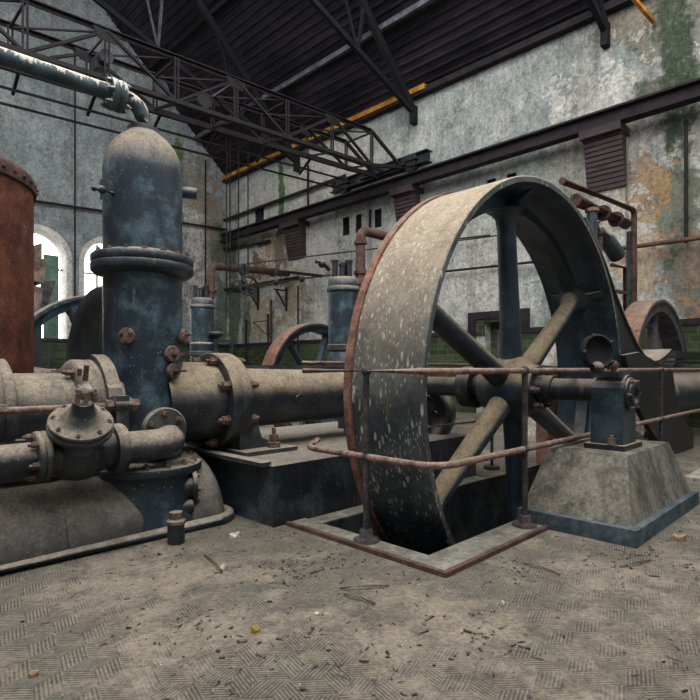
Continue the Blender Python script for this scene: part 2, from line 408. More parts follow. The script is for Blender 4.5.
    def hexbolt(s, c, axis, r, h):
        s.lathe(c, axis, [(0, 0), (r * 1.25, 0), (r * 1.25, 0), (r * 1.25, h * .2), (r * 1.25, h * .2), (r, h * .2), (r, h * .2), (r, h), (r, h), (0, h)], 6, smooth=False)
        return s.lathe(Vector(c) + Vector(axis).normalized() * h, axis, [(r * .5, 0), (r * .5, h * .5), (r * .5, h * .5), (0, h * .5)], 8)
    def build(s, name, mat, parent=None, rot=None):
        if parent is not None:
            org = Vector((0, 0, 0)); q = parent
            while q is not None: org += q.location; q = q.parent
        else:
            xs = [v.x for v in s.v]; ys = [v.y for v in s.v]; zs = [v.z for v in s.v]
            org = Vector(((min(xs) + max(xs)) / 2, (min(ys) + max(ys)) / 2, min(zs)))
        me = bpy.data.meshes.new(name); me.from_pydata([v - org for v in s.v], [], s.f); me.update()
        bm = bmesh.new(); bm.from_mesh(me)
        bmesh.ops.recalc_face_normals(bm, faces=bm.faces); bm.to_mesh(me); bm.free()
        for p, q in zip(me.polygons, s.sm): p.use_smooth = q
        me.materials.append(mat if not isinstance(mat, str) else M[mat])
        o = bpy.data.objects.new(name, me); C.objects.link(o)
        if parent is not None: o.parent = parent
        else: o.location = org
        return o
def tag(o, label=None, cat=None, group=None, kind=None):
    if label: o['label'] = label
    if cat: o['category'] = cat
    if group: o['group'] = group
    if kind: o['kind'] = kind
    return o
def thing(name, loc, label, cat, group=None):
    o = bpy.data.objects.new(name, None); C.objects.link(o); o.location = loc; o.empty_display_size = .1
    return tag(o, label, cat, group)
def clone(src, parent, loc):
    c = src.copy(); C.objects.link(c); c.parent = parent; c.location = loc; return c
def copy_tree(o, parent=None):
    c = o.copy(); C.objects.link(c); c.parent = parent
    for ch in list(o.children): copy_tree(ch, c)
    return c
def ring_bolts(parent, c, axis, R_, n, r, h, a0=0., mat='bolt', name='bolt'):
    "bolts round a flange, each an object"
    d, u, v = frame(axis); first = None; org = Vector((0, 0, 0)); q = parent
    while q is not None: org += q.location; q = q.parent
    for i in range(n):
        a = a0 + 2 * PI * i / n; p = Vector(c) + (u * math.cos(a) + v * math.sin(a)) * R_
        if first is None: first = MB().hexbolt((0, 0, 0), axis, r, h)
        o = None
        if i == 0:
            first.v = [w + p for w in first.v]; o = first.build(name, mat, parent)
            me = o.data; me.transform(Matrix.Translation(-(p - org))); o.location = p - org; first = o
        else: clone(first, parent, p - org)
def arc(c, r, a0, a1, n, u, v):
    c, u, v = Vector(c), Vector(u), Vector(v)
    return [c + (u * math.cos(a0 + (a1 - a0) * i / n) + v * math.sin(a0 + (a1 - a0) * i / n)) * r for i in range(n + 1)]
def smooth_path(pts, r=.1, n=6):
    "round the corners of a polyline"
    pts = [Vector(p) for p in pts]; out = [pts[0]]
    for i in range(1, len(pts) - 1):
        a, b, c = pts[i - 1], pts[i], pts[i + 1]; d1 = (a - b); d2 = (c - b)
        k = min(r, d1.length * .49, d2.length * .49); p, q = b + d1.normalized() * k, b + d2.normalized() * k
        for j in range(n + 1):
            t = j / n; out.append(p * (1 - t) ** 2 + b * 2 * t * (1 - t) + q * t * t)
    return out + [pts[-1]]

# ------------------------------------------------------------ setting: floor and pit
PX0, PX1, PY0, PY1 = 2.64, 6.7, 1.97, 2.95
f = MB()
for a, b in (((-8, -8), (PX0, 30)), ((PX1, -8), (XW + .4, 30)), ((PX0, -8), (PX1, PY0)), ((PX0, PY1), (PX1, 30))):
    f.add([(a[0], a[1], 0), (b[0], a[1], 0), (b[0], b[1], 0), (a[0], b[1], 0)], [(0, 1, 2, 3)])
tag(f.build('floor', 'floor'), kind='structure')
p = MB()
p.add([(PX0, PY0, 0), (PX1, PY0, 0), (PX1, PY1, 0), (PX0, PY1, 0), (PX0, PY0, -1.3), (PX1, PY0, -1.3), (PX1, PY1, -1.3), (PX0, PY1, -1.3)],
      [(0, 1, 5, 4), (1, 2, 6, 5), (2, 3, 7, 6), (3, 0, 4, 7), (4, 5, 6, 7)])
tag(p.build('wall_pit', 'pit'), kind='structure')
k = MB().b2((2.49, 1.75, 0), (PX0, 3.12, .02)); k.b2((PX0, 1.75, 0), (3.72, PY0, .02))
tag(k.build('trim_1', 'kerb'), kind='structure')
k = MB().b2((2.455, 1.715, 0), (2.49, 3.12, .028)); k.b2((2.49, 1.715, 0), (3.72, 1.75, .028))
tag(k.build('trim_2', 'pipe_rust'), kind='structure')
k = MB().b2((2.66, 2.95, 0), (4.95, 3.10, .012))
tag(k.build('trim_3', 'kerb'), kind='structure')

# ------------------------------------------------------------ walls
def wall_cells(u0, u1, z0, z1, holes, put):
    us = sorted({u0, u1, *[h[0] for h in holes], *[h[1] for h in holes]}); zs = sorted({z0, z1, *[h[2] for h in holes], *[h[3] for h in holes]})
    for i in range(len(us) - 1):
        for j in range(len(zs) - 1):
            cu, cz = (us[i] + us[i + 1]) / 2, (zs[j] + zs[j + 1]) / 2
            if any(h[0] < cu < h[1] and h[2] < cz < h[3] for h in holes): continue
            put(us[i], us[i + 1], zs[j], zs[j + 1])
T = .55
slots = [(16.55, 17.12, 6.33, 7.25), (12.03, 12.33, 5.35, 5.93), (11.5, 11.75, 5.35, 5.9), (10.68, 10.96, 5.35, 5.9), (6.9, 7.15, 5.55, 5.86), (6.35, 6.6, 5.55, 5.86), (6.45, 7.2, .0, 2.3)]
w = MB()
wall_cells(-4, YW + T, 0, 8.95, slots, lambda a, b, c, d: w.add([(XW, a, c), (XW, b, c), (XW, b, d), (XW, a, d)], [(0, 1, 2, 3)]))
for a, b, c, d in slots:
    q = [(XW, a, c), (XW, b, c), (XW, b, d), (XW, a, d)]; q2 = [(XW + .35, y, z) for _, y, z in q]
    w.add(q + q2, [(0, 1, 5, 4), (1, 2, 6, 5), (2, 3, 7, 6), (3, 0, 4, 7)])
w.add([(XW + T, -1.5, 0), (XW + T, YW + T, 0), (XW + T, YW + T, 9.2), (XW + T, -1.5, 9.2), (XW, -1.5, 8.95), (XW, YW + T, 8.95)], [(0, 1, 2, 3), (4, 5, 2, 3)])
tag(w.build('wall_right', 'wall_r'), kind='structure')
for i, (a, b, c, d) in enumerate(slots[:-1]):  # slots lined near-black, so the shade of the recess is in the colour
    tag(MB().b2((XW + .30, a, c), (XW + .34, b, d)).b2((XW + .015, b - .012, c), (XW + .34, b - .002, d)).b2((XW + .015, a, c + .002), (XW + .34, b, c + .01)).b2((XW + .015, a, d - .01), (XW + .34, b, d - .002)).build('window_%d' % (i + 4), 'pit'), kind='structure')
# end wall with arched windows
def roof_z(x): return 8.85 + (XW - x) * .95 if x > 3 else 8.85 + (XW - 3) * .95 - (3 - x) * .95
wins = [(1.9, 3.6), (4.22, 5.94), (6.48, 8.20)]
ZS, ZA = 2.1, 4.66      # sill, spring line
w = MB()
holes = [(a, b, ZS, ZA + (b - a) / 2) for a, b in wins]
wall_cells(-4.5, XW, 0, 8.8, holes, lambda a, b, c, d: w.add([(a, YW, c), (b, YW, c), (b, YW, d), (a, YW, d)], [(0, 1, 2, 3)]))
w.add([(-4.5, YW, 8.8), (XW, YW, 8.8), (XW, YW, roof_z(XW) + .1), (3, YW, roof_z(3) + .1), (-4.5, YW, roof_z(-4.5) + .1)], [(0, 1, 2, 3, 4)])
rv = []
for wi, (a, b) in enumerate(wins):
    c, r = (a + b) / 2, (b - a) / 2; N = 20
    arcp = [(c + r * math.cos(PI * i / N), ZA + r * math.sin(PI * i / N)) for i in range(N + 1)]
    for i in range(N):
        (x0, z0), (x1, z1) = arcp[i], arcp[i + 1]
        w.add([(x0, YW, z0), (x1, YW, z1), (x1, YW, ZA + r), (x0, YW, ZA + r)], [(0, 1, 2, 3)])
    out = [(b, ZS)] + arcp + [(a, ZS)]
    m = MB()
    for i in range(len(out)):
        (x0, z0), (x1, z1) = out[i], out[(i + 1) % len(out)]
        m.add([(x0, YW, z0), (x1, YW, z1), (x1, YW + T, z1), (x0, YW + T, z0)], [(0, 1, 2, 3)])
    # raised white architrave
    for i in range(len(out) - 1):
        (x0, z0), (x1, z1) = out[i], out[i + 1]; e = .17
        def o_(x, z): return (c + (x - c) * (1 + e / r), z if z <= ZA else ZA + (z - ZA) * (1 + e / r))
        X0, X1 = o_(x0, z0), o_(x1, z1)
        m.add([(x0, YW - .05, z0), (x1, YW - .05, z1), (X1[0], YW - .05, X1[1]), (X0[0], YW - .05, X0[1]), (X1[0], YW, X1[1]), (X0[0], YW, X0[1]), (x0, YW, z0), (x1, YW, z1)], [(0, 1, 2, 3), (3, 2, 4, 5), (0, 1, 7, 6)])
    fr = tag(m.build('window_%d' % (wi + 1), 'white_trim'), kind='structure')
    bars = MB()
    for zz in (3.3, 4.4): bars.bar((a, YW + .4, zz), (b, YW + .4, zz), .05)
    for t in ((.33, .66) if wi != 1 else ()): bars.bar((a + (b - a) * t, YW + .4, ZS), (a + (b - a) * t, YW + .4, ZA + r * .9), .05)
    bars.build('glazing_bars', 'truss_light', fr)
tag(w.build('wall_end', 'wall_e'), kind='structure')
w = MB()
w.add([(-4.5, -4, 0), (-4.5, YW, 0), (-4.5, YW, 9), (-4.5, -4, 9)], [(0, 1, 2, 3)])
w.add([(-4.6, -4, 0), (-4.6, YW, 0), (-4.6, YW, 9), (-4.6, -4, 9)], [(0, 1, 2, 3)])
tag(w.build('wall_left', 'wall_e'), kind='structure')
w = MB().add([(-4.5, -4, 0), (XW, -4, 0), (XW, -4, 9), (-4.5, -4, 9)], [(0, 1, 2, 3)])
w.add([(-4.5, -4.1, 0), (XW, -4.1, 0), (XW, -4.1, 9), (-4.5, -4.1, 9)], [(0, 1, 2, 3)])
tag(w.build('wall_back', 'wall_e'), kind='structure')
# green tiled dado and its brown capping; the doorway frame steps up round the opening
d = MB().b2((XW - .04, -1.5, 0), (XW, 6.2, 1.98)).b2((XW - .04, 7.45, 0), (XW, YW, 1.98)).b2((XW - .04, 6.2, 2.3), (XW, 7.45, 2.38)).b2((XW - .04, 7.2, 1.98), (XW, 7.45, 2.3)).b2((XW - .04, 6.2, 1.98), (XW, 6.45, 2.3))
d.b2((-3, YW - .04, 0), (XW, YW, 1.98))
tag(d.build('trim_4', 'tile'), kind='structure')
cp = MB().b2((XW - .08, -1.5, 1.98), (XW, 6.0, 2.1)).b2((XW - .08, 7.65, 1.98), (XW, YW, 2.1))
cp.b2((XW - .08, 7.45, 1.98), (XW, 7.65, 2.56)).b2((XW - .08, 6.0, 1.98), (XW, 6.2, 2.56)).b2((XW - .08, 6.2, 2.38), (XW, 7.45, 2.56)).b2((-3, YW - .08, 1.98), (XW, YW, 2.1))
tag(cp.build('trim_5', 'runway'), kind='structure')
dr = MB().b2((XW + .28, 6.45, 0), (XW + .34, 7.2, 2.3))
drm = tag(dr.build('door_1', 'tile'), kind='structure')
MB().b2((XW + .2, 6.75, .1), (XW + .27, 6.98, 2.1)).build('door_panel', 'truss_light', drm)
# pilaster strips under the corbels, pilaster at corner
for i, (y0, y1) in enumerate(((3.85, 4.58), (9.15, 9.85), (13.98, 14.85))):
    tag(MB().b2((XW - .14, y0, 2.1), (XW, y1, 6.2)).build('trim_%d' % (6 + i), 'wall_r'), kind='structure')
    # stepped brick corbel
    m = MB(); n = 11
    for j in range(n):
        t = j / (n - 1); zb = 4.9 + j * .1
        m.b2((XW - .20 - .22 * t, y0 - .02, zb), (XW - .14, y1 + .02, zb + .088))
        m.b2((XW - .17 - .21 * t, y0, zb + .088), (XW - .14, y1, zb + .1))
    m.b2((XW - .55, y0 - .04, 5.95), (XW, y1 + .06, 6.30 - .19))
    tag(m.build('trim_%d' % (10 + i), 'corbel_brick'), kind='structure')

# roof: ribbed sheets lying along the hall
m = MB(); pr = []; x = XW + .5; pitch = .22
sl = Vector((-1, .95)).normalized(); nn = Vector((-.95, -1)).normalized()    # down-facing normal (x,z)
L = 0; tot = (XW + .5 - 3) * math.sqrt(1 + .95 ** 2)
base = Vector((XW + .5, 8.85 - .5 * .95))
while L < tot:
    for a, h in ((0, 0), (.15, 0), (.165, .04), (.205, .04)):
        q = base + sl * (L + a) + nn * h; pr.append((q.x, q.y))
    L += pitch
pr.append((3, roof_z(3)))
for i in range(len(pr) - 1):
    (x0, z0), (x1, z1) = pr[i], pr[i + 1]
    m.add([(x0, 1.2, z0), (x1, 1.2, z1), (x1, YW + .6, z1), (x0, YW + .6, z0)], [(0, 1, 2, 3)])
m.add([(3, 9.5, roof_z(3)), (-4, 9.5, roof_z(-4)), (-4, YW + .6, roof_z(-4)), (3, YW + .6, roof_z(3))], [(0, 1, 2, 3)])
tag(m.build('ceiling', 'roofsheet'), kind='structure')
m = MB().bar((XW - .12, 1.2, 8.72), (XW - .12, YW, 8.72), .2, .16)
tag(m.build('trim_14', 'runway'), kind='structure')
m = MB().bar((XW - .20, 8.9, 8.78), (XW - .20, YW, 8.78), .14, .14)
tag(m.build('trim_15', 'orange'), kind='structure')

# purlins and trusses
pur = []
for i, (xx, mat) in enumerate(((10.55, 'purlin'), (8.6, 'truss'), (6.65, 'purlin'), (4.7, 'truss'))):
    zz = roof_z(xx) - .20
    o = MB().bar((xx, 1.2, zz), (xx, YW, zz), .10, .14).build('purlin', mat)
    tag(o, ['pale blue-grey purlin nearest the right wall under the dark roof', 'dark purlin second up from the right wall', 'grey purlin high in the roof above the left end of the crane', 'dark purlin nearest the ridge'][i], 'purlin', 'purlins under the roof')
labs = ['near dark roof truss whose foot meets the wall above the right brick corbel', 'middle dark roof truss whose foot meets the wall above the crane carriage', 'far roof truss high above the left end of the crane bridge']
for i, yy in enumerate((4.26, 9.39, 14.5)):
    t = thing('roof_truss', (XW - .2, yy, 8.2), labs[i], 'truss', 'roof trusses')
    def lc(x): return 8.28 + (XW - .1 - x) * .36
    def uc(x): return roof_z(x) - .32
    x_in = 3.0
    MB().bar((XW - .15, yy, 8.35), (x_in, yy, uc(x_in)), .13, .20).build('rafter', 'truss', t)
    MB().bar((XW - .15, yy, 8.28), (x_in, yy, lc(x_in)), .11, .13).build('tie_chord', 'truss', t)
    MB().b2((XW - .2, yy - .07, 7.95), (XW, yy + .07, 8.45)).build('foot', 'truss', t)
    for xx in (9.67, 6.89, 4.6):
        MB().bar((xx, yy, lc(xx)), (xx + .25, yy, uc(xx + .25)), .07).build('strut', 'truss_light' if xx < 9 else 'truss', t)
        MB().bar((xx, yy, lc(xx)), (xx - 1.1, yy, uc(xx - 1.1)), .05).build('strut', 'truss_light' if xx < 9 else 'truss', t)

# runway beam on the corbels
t = thing('crane_runway_beam', (XW - .35, 8, 6.1), 'long dark purple steel crane runway beam along the right wall', 'beam')
MB().ibeam((XW - .42, -1.2, 6.27), (XW - .42, YW - .3, 6.27), .26, .32, .03).build('beam', 'runway', t)
MB().bar((XW - .42, -1.2, 6.46), (XW - .42, YW - .3, 6.46), .06, .06).build('rail', 'girder', t)

# ------------------------------------------------------------ overhead crane
t = thing('overhead_crane', (10.4, 10.0, 6.5), 'lattice overhead travelling crane bridge running up to the carriage on the right wall', 'crane')
sk = -.09
def gy(y0, x): return y0 + (10.35 - x) * .09
ZB, ZT = 6.66, 7.32
for gi, y0 in enumerate((9.55, 10.50)):
    ZB = 6.44 if gi == 0 else 6.62
    xs = [10.35 - 1.3 * i for i in range(9)]
    hv = .11 if gi == 1 else .09
    MB().bar((10.35, gy(y0, 10.35), ZB), (xs[-1], gy(y0, xs[-1]), ZB - (.0, .08)[gi]), .08, (.08, .12)[gi]).bar((10.35, gy(y0, 10.35), ZB), (11.45, gy(y0, 11.45), 6.64), .08, (.08, .12)[gi]).build('bottom_chord', 'girder', t)
    MB().angle((xs[0], gy(y0, xs[0]), ZT), (xs[-1], gy(y0, xs[-1]), ZT), .075, .02).build('top_chord', 'girder', t)
    MB().bar((xs[0], gy(y0, xs[0]), ZT), (11.4, gy(y0, 11.4), 6.66), .07).build('end_strut', 'girder', t)
    for i, x in enumerate(xs):
        y = gy(y0, x)
        vv = MB().bar((x - .035, y, ZB), (x - .035, y, ZT), .03).bar((x + .035, y, ZB), (x + .035, y, ZT), .03)
        vv.build('vertical_strut', 'girder', t)
        if i + 1 < len(xs):
            x2 = xs[i + 1]; y2 = gy(y0, x2)
            a, b = ((x, y, ZB), (x2, y2, ZT)) if i % 2 == 0 else ((x, y, ZT), (x2, y2, ZB))
            MB().bar(a, b, .06, .05).build('diagonal_strut', 'girder', t)
            if i % 2 == 0: MB().prism([(x2 - .26, ZT), (x2 + .26, ZT), (x2 + .16, ZT - .2), (x2 - .16, ZT - .2)], y2 - .02, y2 - .008).build('gusset_plate', 'girder', t)
for i in range(9):
    x = 10.35 - 1.3 * i
    MB().bar((x, gy(9.55, x), ZT - .03), (x, gy(10.5, x), ZT - .03), .04).build('cross_brace', 'truss_light' if i % 2 else 'girder', t)
    MB().bar((x, gy(9.55, x), 6.44), (x, gy(10.5, x), 6.6), .04).build('cross_brace', 'girder', t)
    MB().bar((x, gy(9.55, x), ZT - .03), (x - 1.3, gy(10.5, x - 1.3), ZT - .03), .03).build('cross_brace', 'girder', t)
# walkway hung under the far girder
MB().bar((10.9, 11.1, 6.28), (0.2, 12.1, 6.12), .04).build('walkway_chord', 'girder', t)
MB().bar((10.9, 10.7, 6.40), (0.2, 11.6, 6.22), .04).build('walkway_chord', 'girder', t)
for i in range(7):
    x = 9.2 - 1.3 * i; MB().bar((x, gy(10.5, x), ZB), (x, gy(11.0, x), 6.3), .05).build('hanger', 'girder', t)
ec = MB().ibeam((XW - .42, 8.6, 6.76), (XW - .42, 12.35, 6.76), .26, .32, .03)
ecp = ec.b2((XW - .62, 9.3, 6.66), (XW - .2, 11.0, 6.80)).build('end_carriage', 'black', t)
for y in (9.2, 11.8):
    MB().cyl((XW - .50, y, 6.66), (XW - .34, y, 6.66), .19, n=24).build('carriage_wheel', 'black', ecp)
    MB().box((XW - .42, y, 6.82), (.28, .5, .12)).build('axle_box', 'black', ecp)
MB().cyl((.2, 10.85, 6.60), (11.2, 9.95, 6.60), .03, n=8).build('drive_shaft', 'girder', t)
for (x, y) in ((6.0, 10.45), (5.1, 10.6)):
    MB().cyl((x, y - .04, 6.9), (x, y + .04, 6.9), .16, n=20).build('rope_sheave', 'black', t)
MB().cyl((3.9, 10.3, 6.95), (3.9, 10.5, 6.95), .13, n=14).box((3.9, 10.6, 6.9), (.24, .3, .24)).build('winch', 'black', t)

# hand chains and hook block
def chain(x, y, z0, z1, lab):
    m = MB(); z = z0; k = 0
    while z > z1:
        a = Vector((.012, 0, 0)) if k % 2 else Vector((0, .012, 0))
        m.bar(Vector((x, y, z)) + a, Vector((x, y, z - .075)) + a, .011); m.bar(Vector((x, y, z)) - a, Vector((x, y, z - .075)) - a, .011)
        m.bar(Vector((x, y, z)) - a, Vector((x, y, z)) + a, .011); z -= .07; k += 1
    return tag(m.build('hoist_chain', 'girder'), lab, 'chain', 'hand chains hanging from the crane')
for px, top, bot, lab in ((226.5, 120, 318, 'leftmost long hand chain hanging from the crane beside the wall corner'), (230, 125, 300, 'second hand chain from the wall corner, hanging close to the first'),
                          (238.5, 125, 268, 'left of the two chains holding the small pulley block'), (248, 120, 268, 'right of the two chains holding the small pulley block')):
    a, b = at(px, top, y=10.9), at(px, bot, y=10.9); chain(a.x, 10.9, min(a.z, 6.65), b.z, lab)
c = at(243.5, 272, y=10.9)
t = thing('pulley_block', (c.x, 10.9, c.z - .25), 'small dark pulley block with hook hanging on chains before the wall', 'pulley')
MB().cyl((c.x, 10.86, c.z + .04), (c.x, 10.94, c.z + .04), .13, n=20).build('sheave', 'black', t)
MB().bar((c.x, 10.84, c.z + .16), (c.x, 10.84, c.z - .16), .08, .02).bar((c.x, 10.96, c.z + .16), (c.x, 10.96, c.z - .16), .08, .02).build('cheek_plate', 'black', t)
MB().tube([(c.x, 10.9, c.z - .14), (c.x, 10.9, c.z - .22)] + arc((c.x, 10.9, c.z - .28), .06, PI / 2, -PI, 8, (1, 0, 0), (0, 0, 1)), .014, 8).build('hook', 'black', t)

# ------------------------------------------------------------ the great flywheel
WX, WZ, WR, WY0, WY1 = 4.56, .965, 1.81, 2.1, 2.8
WYM = (WY0 + WY1) / 2
t = thing('flywheel', (WX, WYM, -.79), 'huge six-spoked iron flywheel with a wide dusty tread standing in the floor pit', 'flywheel')
ax = (0, 1, 0)
W0 = (WX, WY0, WZ)
MB().lathe(W0, ax, [(WR - .05, 0), (WR - .008, 0), (WR - .008, 0), (WR, .012), (WR, .012), (WR, .63), (WR, .63)], 128).build('rim_tread', 'tread', t)
MB().lathe(W0, ax, [(WR, .63), (WR + .018, .63), (WR + .018, .63), (WR + .018, .70), (WR + .018, .70), (WR - .06, .70)], 128).build('rim_flange', 'rust_rim', t)
yb = (WY1 - WY0) / 2
MB().lathe(W0, ax, [(WR - .05, 0), (WR - .06, .02), (WR - .075, .10), (WR - .09, yb - .05), (WR - .12, yb - .04), (WR - .12, yb - .04), (WR - .20, yb - .04), (WR - .20, yb - .04), (WR - .21, yb - .06), (WR - .225, yb - .06), (WR - .225, yb - .06), (WR - .225, yb + .06), (WR - .225, yb + .06), (WR - .20, yb + .04), (WR - .12, yb + .04), (WR - .09, yb + .05), (WR - .06, .70)], 128).build('rim_web', 'wheel_in', t)
hub = MB().lathe((WX, WYM - .26, WZ), ax, [(.10, 0), (.20, 0), (.20, 0), (.21, .03), (.22, .10), (.29, .16), (.29, .36), (.22, .42), (.21, .49), (.20, .52), (.20, .52), (.10, .52)], 48)
hubo = hub.build('hub', 'spoke', t)
ring_bolts(hubo, (WX, WYM - .26, WZ), (0, -1, 0), .165, 6, .028, .05, mat='bolt')
for k in range(6):
    a = R(94.5) + k * PI / 3; dv = Vector((math.cos(a), 0, math.sin(a)))
    c0 = Vector((WX, WYM, WZ)) + dv * .2; Ls = WR - .215 - .2
    pr = [(.118, 0), (.106, .06), (.098, .15), (.088, Ls * .5), (.084, Ls - .16), (.095, Ls - .06), (.135, Ls - .015), (.17, Ls + .01)]
    MB().lathe(c0, dv, pr, 28, ell=1.0).build('spoke', 'spoke', t)
    # gusset blades between web ring and tread on both sides
    tv = Vector((0, 1, 0)); th = Vector((-math.sin(a), 0, math.cos(a))) * .032
    for sgn in (-1, 1):
        b = Vector((WX, WYM, WZ)); q = [b + dv * (WR - .20) + tv * sgn * .05, b + dv * (WR - .10) + tv * sgn * .05, b + dv * (WR - .062) + tv * sgn * .30]
        MB().add([v - th for v in q] + [v + th for v in q], [(0, 2, 1), (3, 4, 5), (0, 1, 4, 3), (1, 2, 5, 4), (2, 0, 3, 5)]).build('gusset', 'spoke', t)
# shaft
sh = MB().cyl((WX, 1.70, WZ), (WX, 4.1, WZ), .095, n=28).cyl((WX, WYM - .40, WZ), (WX, WYM + .40, WZ), .12, n=28)
sh.build('shaft', 'shaft', t)
MB().cyl((WX, WYM + .36, WZ), (WX, WYM + .50, WZ), .2, n=28).build('shaft_collar', 'black', t)

# bearing on its concrete plinth
t = thing('concrete_plinth', (4.65, 1.6, 0), 'tapered concrete plinth carrying the flywheel bearing', 'plinth')
MB().prism([(3.72, 1.14), (5.32, 1.14), (5.32, 1.96), (3.72, 1.96)], 0, .11, 'xy').build('base', 'concrete_blue', t)
bt = [(3.78, 1.19, .11), (5.27, 1.19, .11), (5.27, 1.95, .11), (3.78, 1.95, .11), (4.13, 1.33, .52), (5.16, 1.33, .52), (5.16, 1.91, .52), (4.13, 1.91, .52)]
MB().add(bt, [(0, 3, 2, 1), (4, 5, 6, 7), (0, 1, 5, 4), (1, 2, 6, 5), (2, 3, 7, 6), (3, 0, 4, 7)]).build('block', 'concrete', t)
BX, BY = 4.53, 1.56
t = thing('bearing_pedestal', (BX, BY, .52), 'dark blue iron pillow bearing with round cap on top of the concrete plinth', 'bearing')
MB().b2((BX - .21, BY - .15, .52), (BX + .21, BY + .15, .56)).build('foot_plate', 'black', t)
prof = [(BX - .15, .56), (BX + .15, .56), (BX + .14, .95)] + [(BX + .14 * math.cos(a), .95 + .145 * math.sin(a)) for a in [PI * i / 10 for i in range(1, 10)]] + [(BX - .14, .95)]
MB().prism(prof, BY - .12, BY + .12).build('housing', 'blue', t)
MB().lathe((BX, BY - .12, .945), (0, -1, 0), [(.13, 0), (.13, .02), (.13, .02), (.11, .03), (.11, .03), (.10, .05), (.06, .05), (.06, .02), (0, .02)], 28).build('end_cap', 'black', t)
ring_bolts(t, (BX, BY - .145, .945), (0, -1, 0), .115, 6, .014, .02)
MB().box((BX, BY, 1.10), (.24, .2, .05)).build('cap_ridge', 'dusty', t)
for sx in (-1, 1): MB().hexbolt((BX + sx * .18, BY - .05, .56), (0, 0, 1), .03, .05).build('foot_bolt', 'bolt', t)
g = at(597, 352, y=1.56); dv = Vector((-.55, -.83, .12)).normalized()
MB().cyl((g.x, g.y, 1.10), (g.x, g.y, g.z - .09), .03, n=10).sphere((g.x, g.y, 1.15), .05, 10).build('oil_pipe', 'dusty', t)
dish = MB().lathe(g - dv * .04, dv, [(0, 0), (.115, 0), (.135, .02), (.135, .06), (.12, .07), (.12, .07), (.105, .05), (.10, .03), (0, .03)], 32).build('oil_dish', 'truss', t)
ring_bolts(dish, g + dv * .03, dv, .128, 5, .012, .012, name='wing_nut')
MB().tube([(g.x + .06, g.y - .06, g.z - .12), (g.x + .12, g.y - .08, g.z - .1), (g.x + .16, g.y - .06, g.z - .15), (BX + .1, BY - .02, 1.11)], .018, 8).sphere((g.x + .12, g.y - .08, g.z - .1), .035, 8).build('oil_valve', 'bolt', t)

# ------------------------------------------------------------ guard rails
def post(t, x, y, zt, mat='postm', ball=True):
    p = MB().cyl((x, y, .02), (x, y, zt), .021, n=12).build('post', mat, t)
    MB().lathe((x, y, .0), (0, 0, 1), [(0, 0), (.085, 0), (.085, .0), (.085, .035), (.06, .045), (.045, .05), (.045, .09), (.035, .1), (0, .1)], 24).build('post_foot', mat, p)
    if ball:
        MB().sphere((x, y, zt), .034, 10).build('ball_joint', mat, p); MB().sphere((x, y, .57), .031, 10).build('ball_joint', mat, p)
t = thing('guard_rail', (2.57, 1.85, 0), 'rust-pink pipe guard rail on posts round the near side of the flywheel pit', 'railing')
e = at(318, 370, x=2.57); lo = .57
ru = smooth_path([(2.57, 3.05, 1.13), (2.57, 1.85, 1.13), (11.9, 1.85, 1.13)], .12)
MB().tube(ru, .02, 12).build('top_rail', 'rail', t)
rl = smooth_path([(2.75, 3.10, lo + .03), (2.57, 3.02, lo), (2.57, 1.85, lo), (11.9, 1.85, lo)], .22, 8)
MB().tube(rl, .022, 12).build('lower_rail', 'rail', t)
post(t, 2.57, 2.42, 1.13); post(t, 3.62, 1.85, 1.13); post(t, 6.88, 1.85, 1.13)
t = thing('guard_rail', (2.7, 3.2, 0), 'pipe guard rail on the far side of the flywheel pit, seen between the spokes', 'railing')
MB().tube([(2.75, 3.05, 1.19), (2.62, 3.12, 1.19), (2.75, 3.2, 1.19), (7.5, 3.2, 1.17)], .016, 10).build('top_rail', 'rail', t)
MB().tube([(3.2, 3.2, lo), (5.5, 3.2, lo)], .02, 10).build('lower_rail', 'rail', t)
p = MB().cyl((5.48, 3.2, .0), (5.48, 3.2, 1.17), .018, n=10).build('post', 'postm', t)
MB().cyl((5.48, 3.2, 0), (5.48, 3.2, .04), .09, n=18).build('post_foot', 'postm', p)

# ------------------------------------------------------------ engine foundation block and barrel
tag(MB().b2((2.36, 3.14, 0), (5.05, 5.2, .44)).build('foundation_block', 'block'), 'long dark blue-black engine foundation block with dusty top behind the wheel', 'foundation block')
YC, ZC = 4.1, .87
t = thing('engine_barrel', (3.6, YC, .44), 'long dusty horizontal engine barrel between the tall vessel and the flywheel', 'engine')
MB().lathe((2.2, YC, ZC), (1, 0, 0), [(.33, -.3), (.33, .18)], 48).build('inlet_neck', 'barrel', t)
fl = MB().lathe((2.38, YC, ZC), (1, 0, 0), [(.33, 0), (.37, 0), (.405, .008), (.405, .008), (.41, .015), (.41, .09), (.405, .095), (.405, .095), (.397, .10), (.405, .105), (.405, .105), (.41, .11), (.41, .185), (.40, .20), (.40, .20), (.28, .20)], 64).build('flange', 'barrel', t)
ring_bolts(fl, (2.38, YC, ZC), (-1, 0, 0), .365, 8, .036, .06, a0=PI / 8)
ring_bolts(fl, (2.58, YC, ZC), (1, 0, 0), .365, 8, .036, .06, a0=PI / 8)
MB().lathe((2.58, YC, ZC + .02), (1, 0, 0), [(.31, 0), (.285, .08), (.275, .15), (.265, .7), (.265, 1.3), (.255, 1.5), (.24, 1.62), (.24, 2.4)], 48).build('trunk', 'barrel', t)
MB().b2((2.62, YC - .10, 1.14), (3.95, YC + .2, 1.175)).build('slide_plate', 'dusty', t)
MB().cyl((3.17, YC - .285, .86), (3.17, YC - .20, .86), .045, n=18).build('port_ring', 'black', t)
ft = MB().prism([(2.50, .44), (2.86, .44), (2.86, .49), (2.72, .56), (2.62, .85), (2.50, .85)], 3.78, 3.92).b2((2.45, 3.62, .44), (2.98, 4.6, .475)).build('foot', 'dusty', t)
